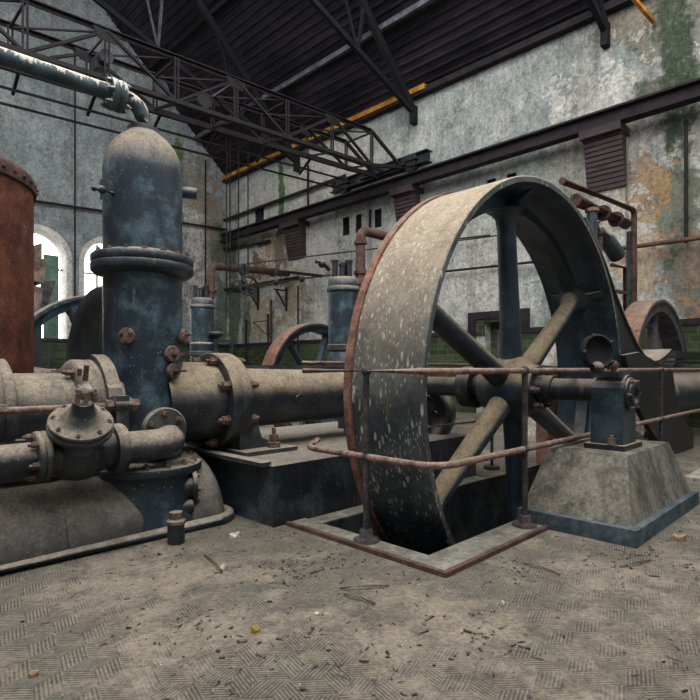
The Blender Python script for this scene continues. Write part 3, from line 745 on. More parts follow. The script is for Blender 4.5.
for y in (3.72,): MB().hexbolt((2.80, y, .475), (0, 0, 1), .036, .11).cyl((2.80, y, .47), (2.80, y, .52), .055, n=20).build('anchor_bolt', 'bolt', ft)
MB().b2((4.4, 3.6, .44), (4.95, 4.6, .80)).b2((4.2, 3.9, .44), (5.0, 4.3, .9)).build('crank_bed', 'dusty', t)
tag(MB().bar((2.34, 3.2, .45), (2.34, 5.0, .45), .09, .03).build('edge_strip', 'dusty'), 'thin dusty iron strip along the left edge of the foundation block', 'strip')
# coupling disc seen under the shaft
t = thing('crank_disc', (4.45, 3.5, .44), 'round iron disc with bolt holes behind the flywheel under its shaft', 'disc')
c = Vector((4.72, 3.62, .66))
MB().lathe(c, (-1, -.15, 0), [(0, 0), (.12, 0), (.12, 0), (.26, -.02), (.27, 0), (.33, 0), (.345, -.02), (.345, -.14), (0, -.14)], 44).build('disc', 'dusty', t)
for a in range(6):
    q = c + Vector((0, math.cos(a * PI / 3) * .19, math.sin(a * PI / 3) * .19)); MB().cyl(q + Vector((-.03, 0, 0)), q + Vector((.0, 0, 0)), .035, n=14).build('bolt', 'black', t)
MB().hexbolt((4.42, 3.42, .44), (0, 0, 1), .07, .09).build('anchor_bolt', 'blue', t)

# ------------------------------------------------------------ tall vessel
VX = 1.83
t = thing('pressure_vessel', (VX, YC, 0), 'tall blue domed pressure vessel with a broad flange round its middle', 'vessel')
V = (VX, YC, 0)
MB().lathe(V, (0, 0, 1), [(.29, .45), (.29, 1.88)], 64).build('lower_shell', 'blue_bright', t)
M['dome'] = painted('domed_top_paint', (.014, .028, .042), (.075, .125, .16), lo=.0, hi=.42, noise_amt=.3, rust=.2, patch=4.5)
dome = [(.29, 2.0), (.29, 2.56), (.292, 2.64)] + [(.292 * math.cos(a), 2.64 + .35 * math.sin(a)) for a in [PI / 2 * i / 10 for i in range(1, 10)]] + [(.11, 2.98)]
dome = [q for q in dome if q[0] > .10]
MB().lathe(V, (0, 0, 1), dome, 64).build('upper_shell', 'dome', t)
fl = MB().lathe(V, (0, 0, 1), [(.29, 1.85), (.34, 1.86), (.37, 1.88), (.37, 1.88), (.375, 1.89), (.375, 1.93), (.37, 1.938), (.37, 1.938), (.362, 1.942), (.37, 1.946), (.37, 1.946), (.375, 1.955), (.375, 1.995), (.365, 2.005), (.365, 2.005), (.32, 2.012), (.29, 2.03)], 72).build('flange', 'blue', t)
ring_bolts(fl, (VX, YC, 2.005), (0, 0, 1), .335, 16, .020, .022)
MB().lathe(V, (0, 0, 1), [(.115, 2.93), (.12, 2.96), (.12, 2.96), (.12, 3.0), (.12, 3.0), (.10, 3.01), (.10, 3.01), (.08, 3.01)], 32).build('collar', 'dusty', t)
NK = (1.77, 3.94, 0)
nk = MB().lathe(NK, (0, 0, 1), [(.0, .46), (.37, .455), (.405, .445), (.405, .445), (.41, .435), (.41, .395), (.40, .385), (.40, .385), (.385, .37), (.385, .27), (.40, .15), (.45, .0)], 64).build('base_neck', 'blue', t)
ring_bolts(nk, (1.77, 3.94, .448), (0, 0, 1), .365, 16, .022, .03)
def plate(px, py, r, lab=None, on=.29, cock=False):
    # small bolted cover on the shell: find the point on the cylinder
    rr = (px - 350) / 540; d = Vector((S * rr + S, -S * rr + S)); o = Vector((-VX, -YC)); a = d.dot(d); b = 2 * d.dot(o); cc = o.dot(o) - on * on
    disc = b * b - 4 * a * cc; k = (-b - math.sqrt(max(disc, 0))) / (2 * a); depth = k
    p = Vector((d.x * k, d.y * k, 1.15 + (368 - py) / 540 * k)); nrm = Vector((p.x - VX, p.y - YC, 0)).normalized()
    q = MB().lathe(p - nrm * .02, nrm, [(r * .8, 0), (r * .8, .03), (r * .8, .03), (r, .03), (r, .03), (r, .055), (r * .95, .06), (r * .95, .06), (r * .5, .062), (0, .062)], 28).build('cover_plate', 'bolt', t)
    if cock: MB().bar(p + nrm * .06 - Vector((.05, -.05, 0)), p + nrm * .06 + Vector((.05, -.05, 0)), .016).sphere(p + nrm * .05, .022, 8).build('tap_handle', 'pipe_rust', q)
    else: ring_bolts(q, p + nrm * .04, nrm, r * .62, 3, .014, .022, a0=.5)
plate(128, 336, .058); plate(170, 354, .062, cock=True); plate(171, 371, .06, cock=True); plate(181.0, 337, .062)
MB().cyl((VX + .27, YC - .04, 2.57), (VX + .40, YC - .10, 2.57), .045, n=16).build('side_port', 'blue', t)
sc = MB().tube([(VX - .27, YC - .1, 2.42), (VX - .36, YC - .13, 2.42), (VX - .42, YC - .15, 2.41)], .014, 8)
sc.bar((VX - .36, YC - .13, 2.49), (VX - .36, YC - .13, 2.35), .018).sphere((VX - .36, YC - .13, 2.42), .03, 8).sphere((VX - .42, YC - .15, 2.41), .02, 8).build('sample_tap', 'blue', t)
# flange where the low pipe joins
fj = MB().lathe((VX + .02, 3.80, .69), (0, -1, 0), [(0, -.1), (.14, -.1), (.14, -.02), (.165, -.02), (.165, -.02), (.17, 0), (.17, .03), (.16, .04), (.16, .04), (0, .04)], 40).build('pipe_flange', 'dusty', t)
ring_bolts(fj, (VX + .02, 3.76, .69), (0, -1, 0), .125, 6, .022, .03, a0=.4)
# side outlet at the neck with round open flange
so = at(192, 487, y=3.62); sd = Vector((.93, -.37, 0)).normalized()
o_ = MB().cyl(so - sd * .18, so, .075, n=24).lathe(so, sd, [(.075, 0), (.115, 0), (.115, 0), (.115, .03), (.115, .03), (.07, .03), (.07, .03), (.06, -.03), (0, -.03)], 32).build('side_outlet', 'black', t)
ring_bolts(o_, so + sd * .03, sd, .093, 5, .016, .018)
for q in (at(187, 466, y=3.66),): MB().cyl(q - sd * .06, q + sd * .05, .05, n=6).build('nut', 'bolt', t)
MB().cyl(so + Vector((-.16, 0, -.13)), so + Vector((-.02, -.04, -.13)), .05, n=18).build('drain_boss', 'black', t)

# overhead pipe
t = thing('overhead_pipe', (VX, YC, 3.0), 'blue pipe with white bird droppings leaving the vessel top to the left', 'pipe')
path = smooth_path([(VX + .02, YC, 2.99), (VX - .03, YC, 3.19), (VX - .24, YC, 3.20), (-1.2, YC - .02, 3.12)], .30, 10)
def dropp():
    s = NT('pipe_droppings'); c = s.mix(s.ramp(s.noise(4, 6, .7), .4, .7), (.022, .042, .055), (.07, .11, .13))
    v = s.vm('MULTIPLY', s.pos, (1, 1, .15)); n = s.noise(26, 4, .7, vec=v); nz = s.sep(s.g.outputs['Normal'])[2]
    f = s.ramp(s.math('ADD', s.math('MULTIPLY', nz, .22), n), .52, .58); c = s.mix(f, c, (.55, .50, .42)); return s.done(c, .6, 0, n, .3, .01)
M['dropp'] = dropp()
MB().tube(path, .058, 20).build('pipe_run', 'dropp', t)
fj = MB().lathe((1.62, YC, 3.19), (-1, 0, 0), [(.058, -.05), (.11, -.05), (.11, -.05), (.115, -.035), (.115, -.01), (.10, 0), (.115, .01), (.115, .04), (.11, .05), (.11, .05), (.058, .05)], 28).build('pipe_flange', 'dropp', t)
ring_bolts(fj, (1.57, YC, 3.19), (-1, 0, 0), .09, 6, .018, .03, mat='dropp')
ring_bolts(fj, (1.67, YC, 3.19), (1, 0, 0), .09, 6, .018, .03, mat='dropp')

# ------------------------------------------------------------ left cylinder run with clamp yokes
t = thing('engine_cylinder', (.7, YC, .3), 'dusty horizontal cylinder left of the tall vessel with two clamp yokes and tie rod', 'engine')
MB().lathe((-1.6, YC, ZC), (1, 0, 0), [(.245, 0), (.245, 3.2)], 48).build('shell', 'dusty', t)
for i, (x, ao) in enumerate(((.74, -.05), (1.30, .17))):
    y = MB().lathe((x, YC, ZC), (1, 0, 0), [(.245, -.03), (.31, -.02), (.335, 0), (.335, 0), (.34, .01), (.34, .08), (.335, .085), (.335, .085), (.325, .09), (.335, .095), (.335, .095), (.34, .10), (.34, .15), (.32, .16), (.32, .16), (.25, .18)], 56).build('flange', 'dusty', t)
    # yoke arm hugging the flange face and running down into a lug
    m = MB(); n = 14; pa = []
    for k in range(n + 1):
        a = R(95) + R(70) * k / n; pa.append(Vector((x + ao, YC + math.cos(a) * .345, ZC + math.sin(a) * .345)))
    pa += [Vector((x + ao, YC - .37, ZC + .03)), Vector((x + ao, YC - .44, ZC + .06)), Vector((x + ao, YC - .50, ZC + .06))]
    pa[-4] = Vector((x + ao, YC - .35, ZC + .07)); pa[-5] = Vector((x + ao, YC - .335, ZC + .13))
    vs = []
    for k, p in enumerate(pa):
        d = (pa[min(k + 1, len(pa) - 1)] - pa[max(k - 1, 0)]).normalized(); nrm = Vector((0, d.z, -d.y)); hw = .045
        vs += [p + Vector((-hw, 0, 0)) - nrm * .035, p + Vector((hw, 0, 0)) - nrm * .035, p + Vector((hw, 0, 0)) + nrm * .035, p + Vector((-hw, 0, 0)) + nrm * .035]
    fs = [(0, 1, 2, 3), tuple(len(vs) - 4 + q for q in (3, 2, 1, 0))]
    for k in range(len(pa) - 1):
        for q in range(4): fs.append((k * 4 + q, k * 4 + (q + 1) % 4, k * 4 + 4 + (q + 1) % 4, k * 4 + 4 + q))
    m.add(vs, fs); m.build('yoke', 'dusty', t)
    lg = MB().cyl((x + ao - .05, YC - .45, ZC + .03), (x + ao + .06, YC - .45, ZC + .03), .058, n=20).box((x + ao, YC - .45, ZC - .05), (.08, .09, .14)).build('lug', 'dusty', t)
    MB().lathe((x + ao + .06, YC - .45, ZC + .03), (1, 0, 0), [(0, 0), (.045, 0), (.045, 0), (.045, .06), (.045, .06), (0, .06)], 6, smooth=False).build('nut', 'bolt', lg)
    MB().lathe((x + ao - .05, YC - .45, ZC + .03), (-1, 0, 0), [(0, 0), (.045, 0), (.045, 0), (.045, .05), (.045, .05), (0, .05)], 6, smooth=False).build('nut', 'bolt', lg)
    for q in (1.0, 2.1, 4.2, 5.3):
        MB().hexbolt((x - .03, YC + math.cos(q) * .29, ZC + math.sin(q) * .29), (-1, 0, 0), .026, .045).build('bolt', 'bolt', t)
MB().cyl((-1.5, YC - .45, ZC + .03), (1.46, YC - .45, ZC + .03), .021, n=12).build('tie_rod', 'rail', t)
MB().b2((-1.5, YC - .30, .45), (1.5, YC + .3, .7)).build('bed', 'black', t)

# ------------------------------------------------------------ low pipe, valve and elbow
PY, PZ = 3.60, .62
t = thing('low_pipe', (.8, PY, PZ - .1), 'dusty pipe in front at left running through the valve and bending into the vessel', 'pipe')
MB().cyl((-1.5, PY, PZ), (.96, PY, PZ), .090, n=32).build('pipe_run', 'dusty', t)
fl = MB().lathe((.95, PY, PZ), (1, 0, 0), [(.09, -.01), (.145, -.01), (.152, 0), (.152, .02), (.145, .025), (.145, .025), (.152, .03), (.152, .055), (.145, .06), (.145, .06), (.09, .06)], 40).build('pipe_flange', 'dusty', t)
ring_bolts(fl, (.94, PY, PZ), (-1, 0, 0), .122, 6, .020, .035, a0=.3)
el = smooth_path([(1.36, PY, PZ), (VX + .02, PY, PZ + .01), (VX + .02, 3.80, PZ + .06)], .16, 10)
MB().tube([(1.36, PY, PZ)] + [(1.36 + .07 * i, PY, PZ) for i in range(1, 5)] + arc((1.70, PY + .16, PZ), .16, -PI / 2, 0, 8, (1, 0, 0), (0, 1, 0)) + [(1.86, 3.80, PZ + .04)], .105, 28).build('elbow', 'dusty', t)
fl = MB().lathe((1.42, PY, PZ), (1, 0, 0), [(.10, -.03), (.16, -.03), (.16, -.03), (.165, -.01), (.165, .03), (.155, .045), (.155, .045), (.10, .06)], 40).build('pipe_flange', 'dusty', t)
t = thing('stop_valve', (1.15, PY, .44), 'bolted stop valve with a slanting round bonnet on the low pipe', 'valve')
vx = 1.19
MB().sphere((vx, PY, PZ - .01), .165, 18, (1.05, 1, 1)).cyl((1.0, PY, PZ), (1.40, PY, PZ), .12, n=28).build('body', 'black', t)
dv = Vector((-.12, -.56, .82)).normalized(); c = Vector((vx - .01, PY - .05, PZ + .065))
MB().cyl(c, c + dv * .13, .135, n=32).build('neck', 'blue', t)
bn = MB().lathe(c + dv * .11, dv, [(.12, 0), (.18, 0), (.18, 0), (.185, .01), (.185, .028), (.178, .034), (.178, .034), (.172, .037), (.178, .040), (.178, .040), (.182, .046), (.182, .062), (.174, .070), (.174, .070), (.14, .085), (.13, .09), (.11, .11), (.085, .14), (.065, .17), (.055, .22), (.055, .22), (0, .22)], 48).build('bonnet', 'dusty', t)
ring_bolts(bn, c + dv * .178, dv, .153, 8, .015, .02, a0=.2)
g = c + dv * .29
up = Vector((0, -.25, .97)).normalized()
yk = MB()
for s_ in (-1, 1):
    yk.bar(g + Vector((s_ * .045, 0, -.04)), g + Vector((s_ * .035, 0, 0)) + up * .13, .018)
yk.lathe(g, up, [(0, 0), (.055, 0), (.06, .03), (.045, .05), (.045, .05), (.038, .07), (.05, .09), (.052, .11), (.035, .13), (.022, .13), (.022, .16), (0, .16)], 20).build('gland', 'gland', t)
MB().cyl(g + up * .15, g + up * .25, .016, n=8).cyl(g + up * .19 + Vector((-.035, 0, 0)), g + up * .23 + Vector((-.035, 0, 0)), .014, n=8).build('stem', 'pipe_rust', t)
for i in range(3):
    MB().hexbolt(g + Vector((.05 - .05 * i, -.05, .03)), up, .014, .05).build('gland_nut', 'bolt', t)

# ------------------------------------------------------------ half-buried receiver tank
t = thing('receiver_tank', (1.0, YC, 0), 'big half-buried horizontal tank with domed end under the vessel', 'tank')
RT = .56
prf = [(RT, -3.2), (RT, 2.10), (.553, 2.16), (.535, 2.21), (.50, 2.25), (.44, 2.28), (.32, 2.305), (.16, 2.32), (0, 2.325)]
m = MB().lathe((0, YC, -.06), (1, 0, 0), prf, 64)
m.build('shell', 'tank', t)
rimp = [(-2.0, YC - RT - .05), (2.10, YC - RT - .05)] + [(2.10 + .21 * math.cos(a), YC - RT + .16 + .21 * math.sin(a)) for a in [-PI / 2 + PI / 2 * i / 8 for i in range(1, 9)]] + [(2.31, YC + RT)]
MB().tube([(x, y, .03) for x, y in rimp], .042, 10).build('base_rim', 'blue', t)
sm = MB().lathe((0, YC, -.06), (1, 0, 0), [(RT + .006, 1.12), (RT + .006, 1.17)], 64).build('seam', 'tank', t)
q = at(176, 543, z=0)
t = thing('floor_plug', (q.x, q.y, 0), 'short black capped stub standing on the floor before the tank end', 'plug')
MB().cyl((q.x, q.y, 0), (q.x, q.y, .14), .055, n=24, bev=.006).build('body', 'black', t)
MB().lathe((q.x, q.y, .13), (0, 0, 1), [(.062, 0), (.062, .02), (.062, .02), (.042, .03), (.042, .03), (.042, .075), (.042, .075), (0, .08)], 20).build('cap', 'bolt', t)

# ------------------------------------------------------------ rusty tank at left, pulley, far-left flywheel
t = thing('rusty_tank', (.508, 5.3, 0), 'tall rust-red riveted tank cut by the left edge of the photo', 'tank')
MB().lathe((.508, 5.3, 0), (0, 0, 1), [(.85, 0), (.85, 2.60)], 72).build('shell', 'rust_tank', t)
MB().lathe((.508, 5.3, 0), (0, 0, 1), [(.85, 2.58), (.87, 2.58), (.87, 2.58), (.87, 2.66), (.85, 2.70), (.80, 2.71), (0, 2.80)], 72).build('lid', 'pipe_rust', t)
for i in range(22):
    a = -PI * .85 + i * PI / 24
    MB().sphere((.508 + .872 * math.cos(a), 5.3 + .872 * math.sin(a), 2.63), .016, 6).build('rivet', 'pipe_rust', t)
t = thing('pulley_disc', (2.2, 5.8, 0), 'dark solid pulley disc edge-on behind the left side of the vessel', 'pulley')
MB().lathe((2.12, 5.8, 1.0), (1, 0, 0), [(.1, 0), (.80, .02), (.82, 0), (.9, -.03), (.98, -.03), (.98, -.03), (1.0, 0), (1.0, .20), (.98, .23), (.1, .2)], 72).build('disc', 'black', t)
MB().lathe((2.04, 5.8, 1.0), (1, 0, 0), [(0, 0), (.14, 0), (.14, 0), (.14, .12)], 24).build('boss', 'dusty', t)
MB().b2((2.10, 5.4, 0), (2.32, 6.2, .5)).build('pedestal', 'black', t)

def spoked_wheel(t, cx, y0, cz, Ro, wdt, tin, mt, mi, ns=6, a0=PI / 2, sr=.05, depth=.14, parts=True):
    MB().lathe((cx, y0, cz), (0, 1, 0), [(Ro - .015, 0), (Ro, .01), (Ro, .01), (Ro, wdt - .01), (Ro - .015, wdt)], 80).build('tread', mt, t)
    MB().lathe((cx, y0, cz), (0, 1, 0), [(Ro - .015, 0), (Ro - .05, .0), (Ro - .05, .0), (Ro - .06, .02), (Ro - depth, .03), (Ro - depth, .03), (Ro - depth - .01, wdt / 2), (Ro - depth, wdt - .03), (Ro - .06, wdt - .02), (Ro - .015, wdt)], 80).build('rim', mi, t)
    h = MB().lathe((cx, y0 + wdt / 2 - .14, cz), (0, 1, 0), [(0, 0), (.14, 0), (.16, .03), (.16, .25), (.14, .28), (0, .28)], 28).build('hub', mi, t)
    for k in range(ns):
        a = a0 + 2 * PI * k / ns; dv = Vector((math.cos(a), 0, math.sin(a)))
        MB().lathe(Vector((cx, y0 + wdt / 2, cz)) + dv * .12, dv, [(sr * 1.25, 0), (sr, .1), (sr * .9, Ro - depth - .2), (sr * 1.3, Ro - depth - .10)], 18).build('spoke', mi, t)
t = thing('flywheel', (2.6, 7.1, 0), 'grey-blue spoked flywheel at far left in front of the bright arched window', 'flywheel', 'smaller spoked flywheels')
spoked_wheel(t, 2.6, 7.0, .97, 1.10, .2, .1, 'dusty', 'blue_bright', 6, PI / 2 + .35, .07)
MB().b2((2.4, 6.95, 0), (2.8, 7.25, .9)).build('pedestal', 'black', t)
t = thing('flywheel', (6.15, 7.0, 0), 'rust-rimmed spoked flywheel beyond the barrel beside the middle blue engine cylinder', 'flywheel', 'smaller spoked flywheels')
spoked_wheel(t, 6.15, 6.9, .90, 1.02, .3, .1, 'rust_rim', 'blue', 6, PI / 2 - .35, .065)
MB().b2((5.95, 6.98, 0), (6.35, 7.2, .82)).build('pedestal', 'black', t)
t = thing('flywheel', (9.6, 2.75, 0), 'pink-rusted spoked flywheel at far right beyond the belt', 'flywheel', 'smaller spoked flywheels')
spoked_wheel(t, 9.95, 2.62, .68, 1.6, .36, .1, 'rust_rim', 'truss_light', 6, PI / 2, .085, .20)
MB().b2((9.7, 2.72, 0), (10.2, 2.9, .6)).build('pedestal', 'black', t)

# dusty small engine frame behind the left cylinder
t = thing('low_engine', (1.9, 7.6, 0), 'low dusty machine frame seen between the rusty tank and the pulley disc', 'engine')
MB().b2((1.1, 6.4, 0), (2.0, 6.8, 1.0)).build('bed', 'black', t)
MB().cyl((1.1, 6.5, 1.04), (2.0, 6.5, 1.04), .1, n=24).build('top_tube', 'dusty', t)

# ------------------------------------------------------------ vertical blue engine cylinders
def compressor(cx, cy, zt, r, lab, mat='blue_bright', zb=1.0):
    t = thing('vertical_cylinder', (cx, cy, 0), lab, 'engine cylinder', 'vertical engine cylinders')
    MB().lathe((cx, cy, 0), (0, 0, 1), [(r * 1.5, 0), (r * 1.5, zb - .1), (r * 1.25, zb + .1), (r * .92, zb + .42), (r * .92, zb + .42)], 40).build('pedestal', mat, t)
    MB().lathe((cx, cy, 0), (0, 0, 1), [(r * .9, zb + .40), (r * 1.06, zb + .42), (r * 1.06, zb + .42), (r * 1.06, zb + .50), (r * 1.06, zb + .50), (r * .9, zb + .52)], 40).build('lower_flange', 'dusty', t)
    MB().lathe((cx, cy, 0), (0, 0, 1), [(r, zb + .50), (r, zt - .18)], 40).build('shell', mat, t)
    fl = MB().lathe((cx, cy, 0), (0, 0, 1), [(r, zt - .20), (r * 1.10, zt - .18), (r * 1.10, zt - .18), (r * 1.10, zt - .12), (r * 1.0, zt - .11), (r * 1.0, zt - .11), (r, zt), (r * .8, zt + .03), (0, zt + .03)], 40).build('head', mat, t)
    for i, (dx, dy, h) in enumerate(((-.45, .35, .30), (-.1, .0, .24), (.25, -.25, .30), (.35, .3, .28))):
        MB().cyl((cx + dx * r, cy + dy * r, zt), (cx + dx * r, cy + dy * r, zt + h), r * .19, n=14).cyl((cx + dx * r, cy + dy * r, zt + h - .03), (cx + dx * r, cy + dy * r, zt + h), r * .26, n=14).build('valve_stem', 'black', t)
    return t
compressor(5.79, 5.93, 2.50, .235, 'middle blue vertical engine cylinder with rods on top beside the great wheel')
q = at(202, 300, y=10.5)
t = compressor(q.x, 10.5, 2.62, .25, 'far left blue vertical engine cylinder near the wall corner')
MB().lathe((q.x, 10.5, 0), (0, 0, 1), [(.255, 1.66), (.262, 1.67), (.262, 1.69), (.255, 1.70)], 32).build('bright_band', 'paper', t)
# small blue valve column beside it and low black rail
q2 = at(216, 330, y=10.2)
t = thing('valve_column', (q2.x, 10.2, 0), 'slim dark blue valve column with cup beside the far left cylinder', 'valve')
MB().cyl((q2.x, 10.2, 0), (q2.x, 10.2, 1.85), .05, n=14).build('stem', 'blue', t)
MB().lathe((q2.x, 10.2, 1.78), (0, 0, 1), [(.05, 0), (.14, .06), (.15, .06), (.15, .14), (0, .14)], 20).build('cup', 'blue', t)
q3 = at(218, 341, y=10.0); q4 = at(232, 341, y=10.0)
tag(MB().bar(q3, q4, .05).bar(q4, (q4.x, q4.y, 0), .04).build('hand_rail', 'black'), 'short black rail ending in a post below the wall corner', 'railing')
# cock arm near middle cylinder
tag(MB().tube([at(316, 262, y=5.9) + Vector((.0, 0, 0)), at(322, 262, y=5.9), at(329, 270, y=5.9)], .03, 8).sphere(at(322, 264, y=5.9), .06, 8).build('relief_cock', 'black'), 'small black cock on the left of the middle blue cylinder', 'valve')

# rusty pipes rising from cylinders to the wall
def pipe(name, pts, r, mat, lab, rr=.18, flanges=()):
    t = thing(name, tuple(Vector(pts[0])), lab, 'pipe', 'rusty steam pipes' if name == 'steam_pipe' else None)
    MB().tube(smooth_path(pts, rr, 8), r, 16).build('pipe_run', mat, t)
    for (c, ax_) in flanges: MB().cyl(Vector(c) - Vector(ax_) * .025, Vector(c) + Vector(ax_) * .025, r * 1.35, n=18).build('pipe_flange', mat, t)
a = at(350, 284, y=5.85); b = at(360.5, 284, y=5.85); c = at(360.5, 230, y=5.85)
pipe('steam_pipe', [a, b, c, (7.65, c.y, c.z), (7.65, c.y, 0)], .075, 'pipe_rust', 'rust-brown pipe rising beside the middle blue cylinder, elbowed towards the great wheel', .16, [((b.x, b.y, b.z + .18), (0, 0, 1)), ((c.x, c.y, c.z - .2), (0, 0, 1))])
a = at(204, 303, y=10.5); b = at(211, 300, y=10.5); c = at(211, 266, y=10.5)
dd = at(288, 274, x=11.7)
pipe('steam_pipe', [a, b, c, (c.x, c.y + .05, c.z), (11.6, 14.6, c.z)][:3] + [(dd.x, dd.y, dd.z)], .085, 'pipe_rust', 'long rusty pipe from the far left cylinder across the end of the right wall', .2, [((b.x, b.y, b.z + .2), (0, 0, 1))])
mid = c.lerp(dd, .72); tag(MB().cyl(mid - (dd - c).normalized() * .05, mid + (dd - c).normalized() * .05, .14, n=16).build('pipe_coupling', 'pipe_rust'), 'round coupling on the long rusty pipe near the wall', 'coupling')
a = at(575, 200, y=3.3); b = at(626, 224, y=3.3)
pipe('steam_pipe', [a, b], .095, 'pipe_rust', 'thick rusty pipe coming from behind the great wheel to the wall at right', .1, [(at(603, 213.2, y=3.3), (1, 0, -.02)), (at(616, 219.3, y=3.3), (1, 0, -.02))])
a = at(562, 181, y=3.25); b = at(634, 210, y=3.25); 
pipe('thin_pipe', [a, b, (b.x, b.y, .0)], .05, 'pipe_rust', 'thin rusty pipe above the thick one turning down the right wall', .12)
tag(MB().cyl((b.x + .12, b.y + .1, 0), (b.x + .12, b.y + .1, b.z - .35), .06, n=14).build('down_pipe', 'blue'), 'dark blue vertical down pipe just right of the thick rusty pipe end', 'pipe')
# blue elbow valve poking out beside the wheel
q = at(610, 250, y=3.2)
t = thing('elbow_valve', tuple(q), 'dusty blue elbow valve sticking out at the right of the great wheel', 'valve')
MB().tube(smooth_path([q + Vector((-.5, .1, .25)), q + Vector((-.05, .0, .12)), q + Vector((.25, -.02, -.06))], .25, 8), .13, 18).build('elbow', 'blue_bright', t)
p1 = at(592, 212, y=3.2); MB().cyl(p1, p1 + Vector((0, 0, -.55)), .075, n=14).build('riser', 'blue_bright', t)
MB().cyl(p1, p1 + Vector((0, 0, .05)), .1, n=14).build('riser_cap', 'rail', t)
p2 = at(600, 232, y=3.2); MB().sphere(p2, .08, 10).cyl(p2, p2 + Vector((0, 0, -.4)), .04, n=10).build('cock', 'pipe_rust', t)
a, b = at(612, 265, y=3.2), at(625, 268, y=3.2)
tag(MB().tube([a, b, (b.x, b.y, 1.4)], .035, 10).bar(at(615, 291, y=3.2), at(627, 293, y=3.2), .05).build('small_pipe', 'pipe_rust'), 'small rusty pipe dropping beside the blue down pipe', 'pipe')

# pipes and cables on the walls
def wpipe(p0, p1, r, mat, lab, off=.12, x=XW, name='wall_pipe'):
    a, b = at(*p0, x=x - off), at(*p1, x=x - off)
    return tag(MB().cyl(a, b, r, n=10).build(name, mat), lab, 'pipe', 'thin pipes and cables on the right wall')
wpipe((617, 249), (705, 237), .045, 'pipe_rust', 'thin rusty horizontal pipe on the stained wall at far right', .25)
wpipe((686, 120), (686, 243), .035, 'girder', 'thin vertical conduit on the wall at the right edge', .1)
a, b = at(628, -8, x=11.2), at(654, 22, x=11.93)
tag(MB().bar(a, b, .07).build('brace_bar', 'orange'), 'short orange-brown brace meeting the wall at top right', 'brace')
wpipe((222, 221), (345, 176), .06, 'girder', 'dark pipe sloping along the upper right wall above the runway beam')
wpipe((222, 250), (270, 241), .05, 'girder', 'short dark pipe under the far end of the runway beam')
wpipe((216, 291), (300, 277), .05, 'girder', 'thin dark pipe on the stained wall below the long rusty pipe')
wpipe((212, 268), (490, 235), .022, 'black', 'thin black tension cable along the right wall', .5)
wpipe((252, 268), (322, 276), .05, 'girder', 'dark angle bar under the long rusty pipe', .5)
wpipe((308, 165), (308, 212), .04, 'girder', 'upper vertical conduit on the right wall above the runway beam', .08)
wpipe((298, 286), (298, 365), .03, 'girder', 'vertical conduit on the white pilaster', .3)
wpipe((246, 320), (246, 365), .035, 'girder', 'short vertical conduit left of the wall bracket with scroll')
wpipe((271, 300), (271, 342), .05, 'pipe_rust', 'short rusty vertical pipe on the orange-stained wall')
wpipe((370, 210), (370, 235), .04, 'girder', 'short conduit beside the elbowed rust-brown pipe')
wpipe((440, 243), (600, 222), .02, 'black', 'upper thin cable seen through the great wheel', .15)
wpipe((440, 272), (600, 255), .03, 'girder', 'lower thin pipe seen through the great wheel', .15)
# end wall pipes
a, b = at(-5, 195, y=YW - .12), at(227, 229.5, y=YW - .12)
tag(MB().cyl(a, b, .04, n=10).build('wall_pipe', 'girder'), 'thin dark pipe running across the grey end wall', 'pipe')
a, b = at(75, 45, y=YW - .08), at(75, 330, y=YW - .08)
tag(MB().cyl(a, b, .025, n=8).build('wall_pipe', 'girder'), 'thin vertical conduit on the grey end wall between the arched windows', 'pipe')
a, b = at(205.5, 160, y=YW - .08), at(205.5, 300, y=YW - .08)
tag(MB().cyl(a, b, .03, n=8).build('wall_pipe', 'girder'), 'vertical conduit near the corner on the peeling end wall', 'pipe')

# line shaft with brackets, hand wheels
t = thing('line_shaft', tuple(at(250, 286, x=XW - .5)), 'thin line shaft on wall brackets with black balls along the right wall', 'shaft')
a, b = at(236, 288, x=XW - .5), at(330, 275, x=XW - .5)
MB().cyl(a, b, .03, n=10).build('shaft', 'pipe_rust', t)
for px, py in ((276, 281.5), (302, 278)): MB().sphere(at(px, py + 1, x=XW - .5), .11, 10).build('shaft_collar', 'black', t)
for px in (276, 248):
    q = at(px, 286, x=XW - .5)
    m = MB().bar((q.x - .1, q.y, q.z - .12), (XW - .05, q.y, q.z - .12), .05).bar((q.x, q.y, q.z - .12), (XW - .05, q.y, q.z - .75), .05).bar((XW - .05, q.y, q.z), (XW - .05, q.y, q.z - .85), .06)
    m.build('wall_bracket', 'black', t)
q = at(248.5, 286, x=XW - .5)
t = thing('belt_pulley', tuple(q - Vector((0, 0, .35))), 'black spoked pulley wheel on the line shaft against the stained wall', 'pulley')
n0 = Vector((.35, 1, 0)).normalized()
MB().lathe(q - n0 * .06, n0, [(.30, 0), (.36, 0), (.36, 0), (.36, .12), (.36, .12), (.30, .12), (.30, .12), (.30, 0)], 36).build('rim', 'black', t)
for k in range(6):
    _, u, v = frame(n0); aa = k * PI / 3; MB().bar(q, q + (u * math.cos(aa) + v * math.sin(aa)) * .32, .05, .04).build('spoke', 'black', t)
q = at(239, 286, x=XW - .5)
tag(MB().lathe(q, n0, [(0, -.1), (.2, -.1), (.27, 0), (.27, .1), (.2, .2), (0, .2)], 28).build('cone_drum', 'black'), 'dark rounded drum just left of the spoked wall pulley', 'drum')
q = at(268, 322, x=XW - .05)
tag(MB().bar((q.x - .35, q.y - .45, q.z), (q.x - .35, q.y + .45, q.z), .04).bar((q.x - .35, q.y - .45, q.z), (q.x, q.y, q.z - .5), .03).bar((q.x - .35, q.y + .45, q.z), (q.x, q.y, q.z - .5), .03).bar((q.x, q.y, q.z + .3), (q.x, q.y, q.z - .8), .05).build('wall_bracket', 'pipe_rust'), 'empty rusty wall bracket above the green tiles', 'bracket')

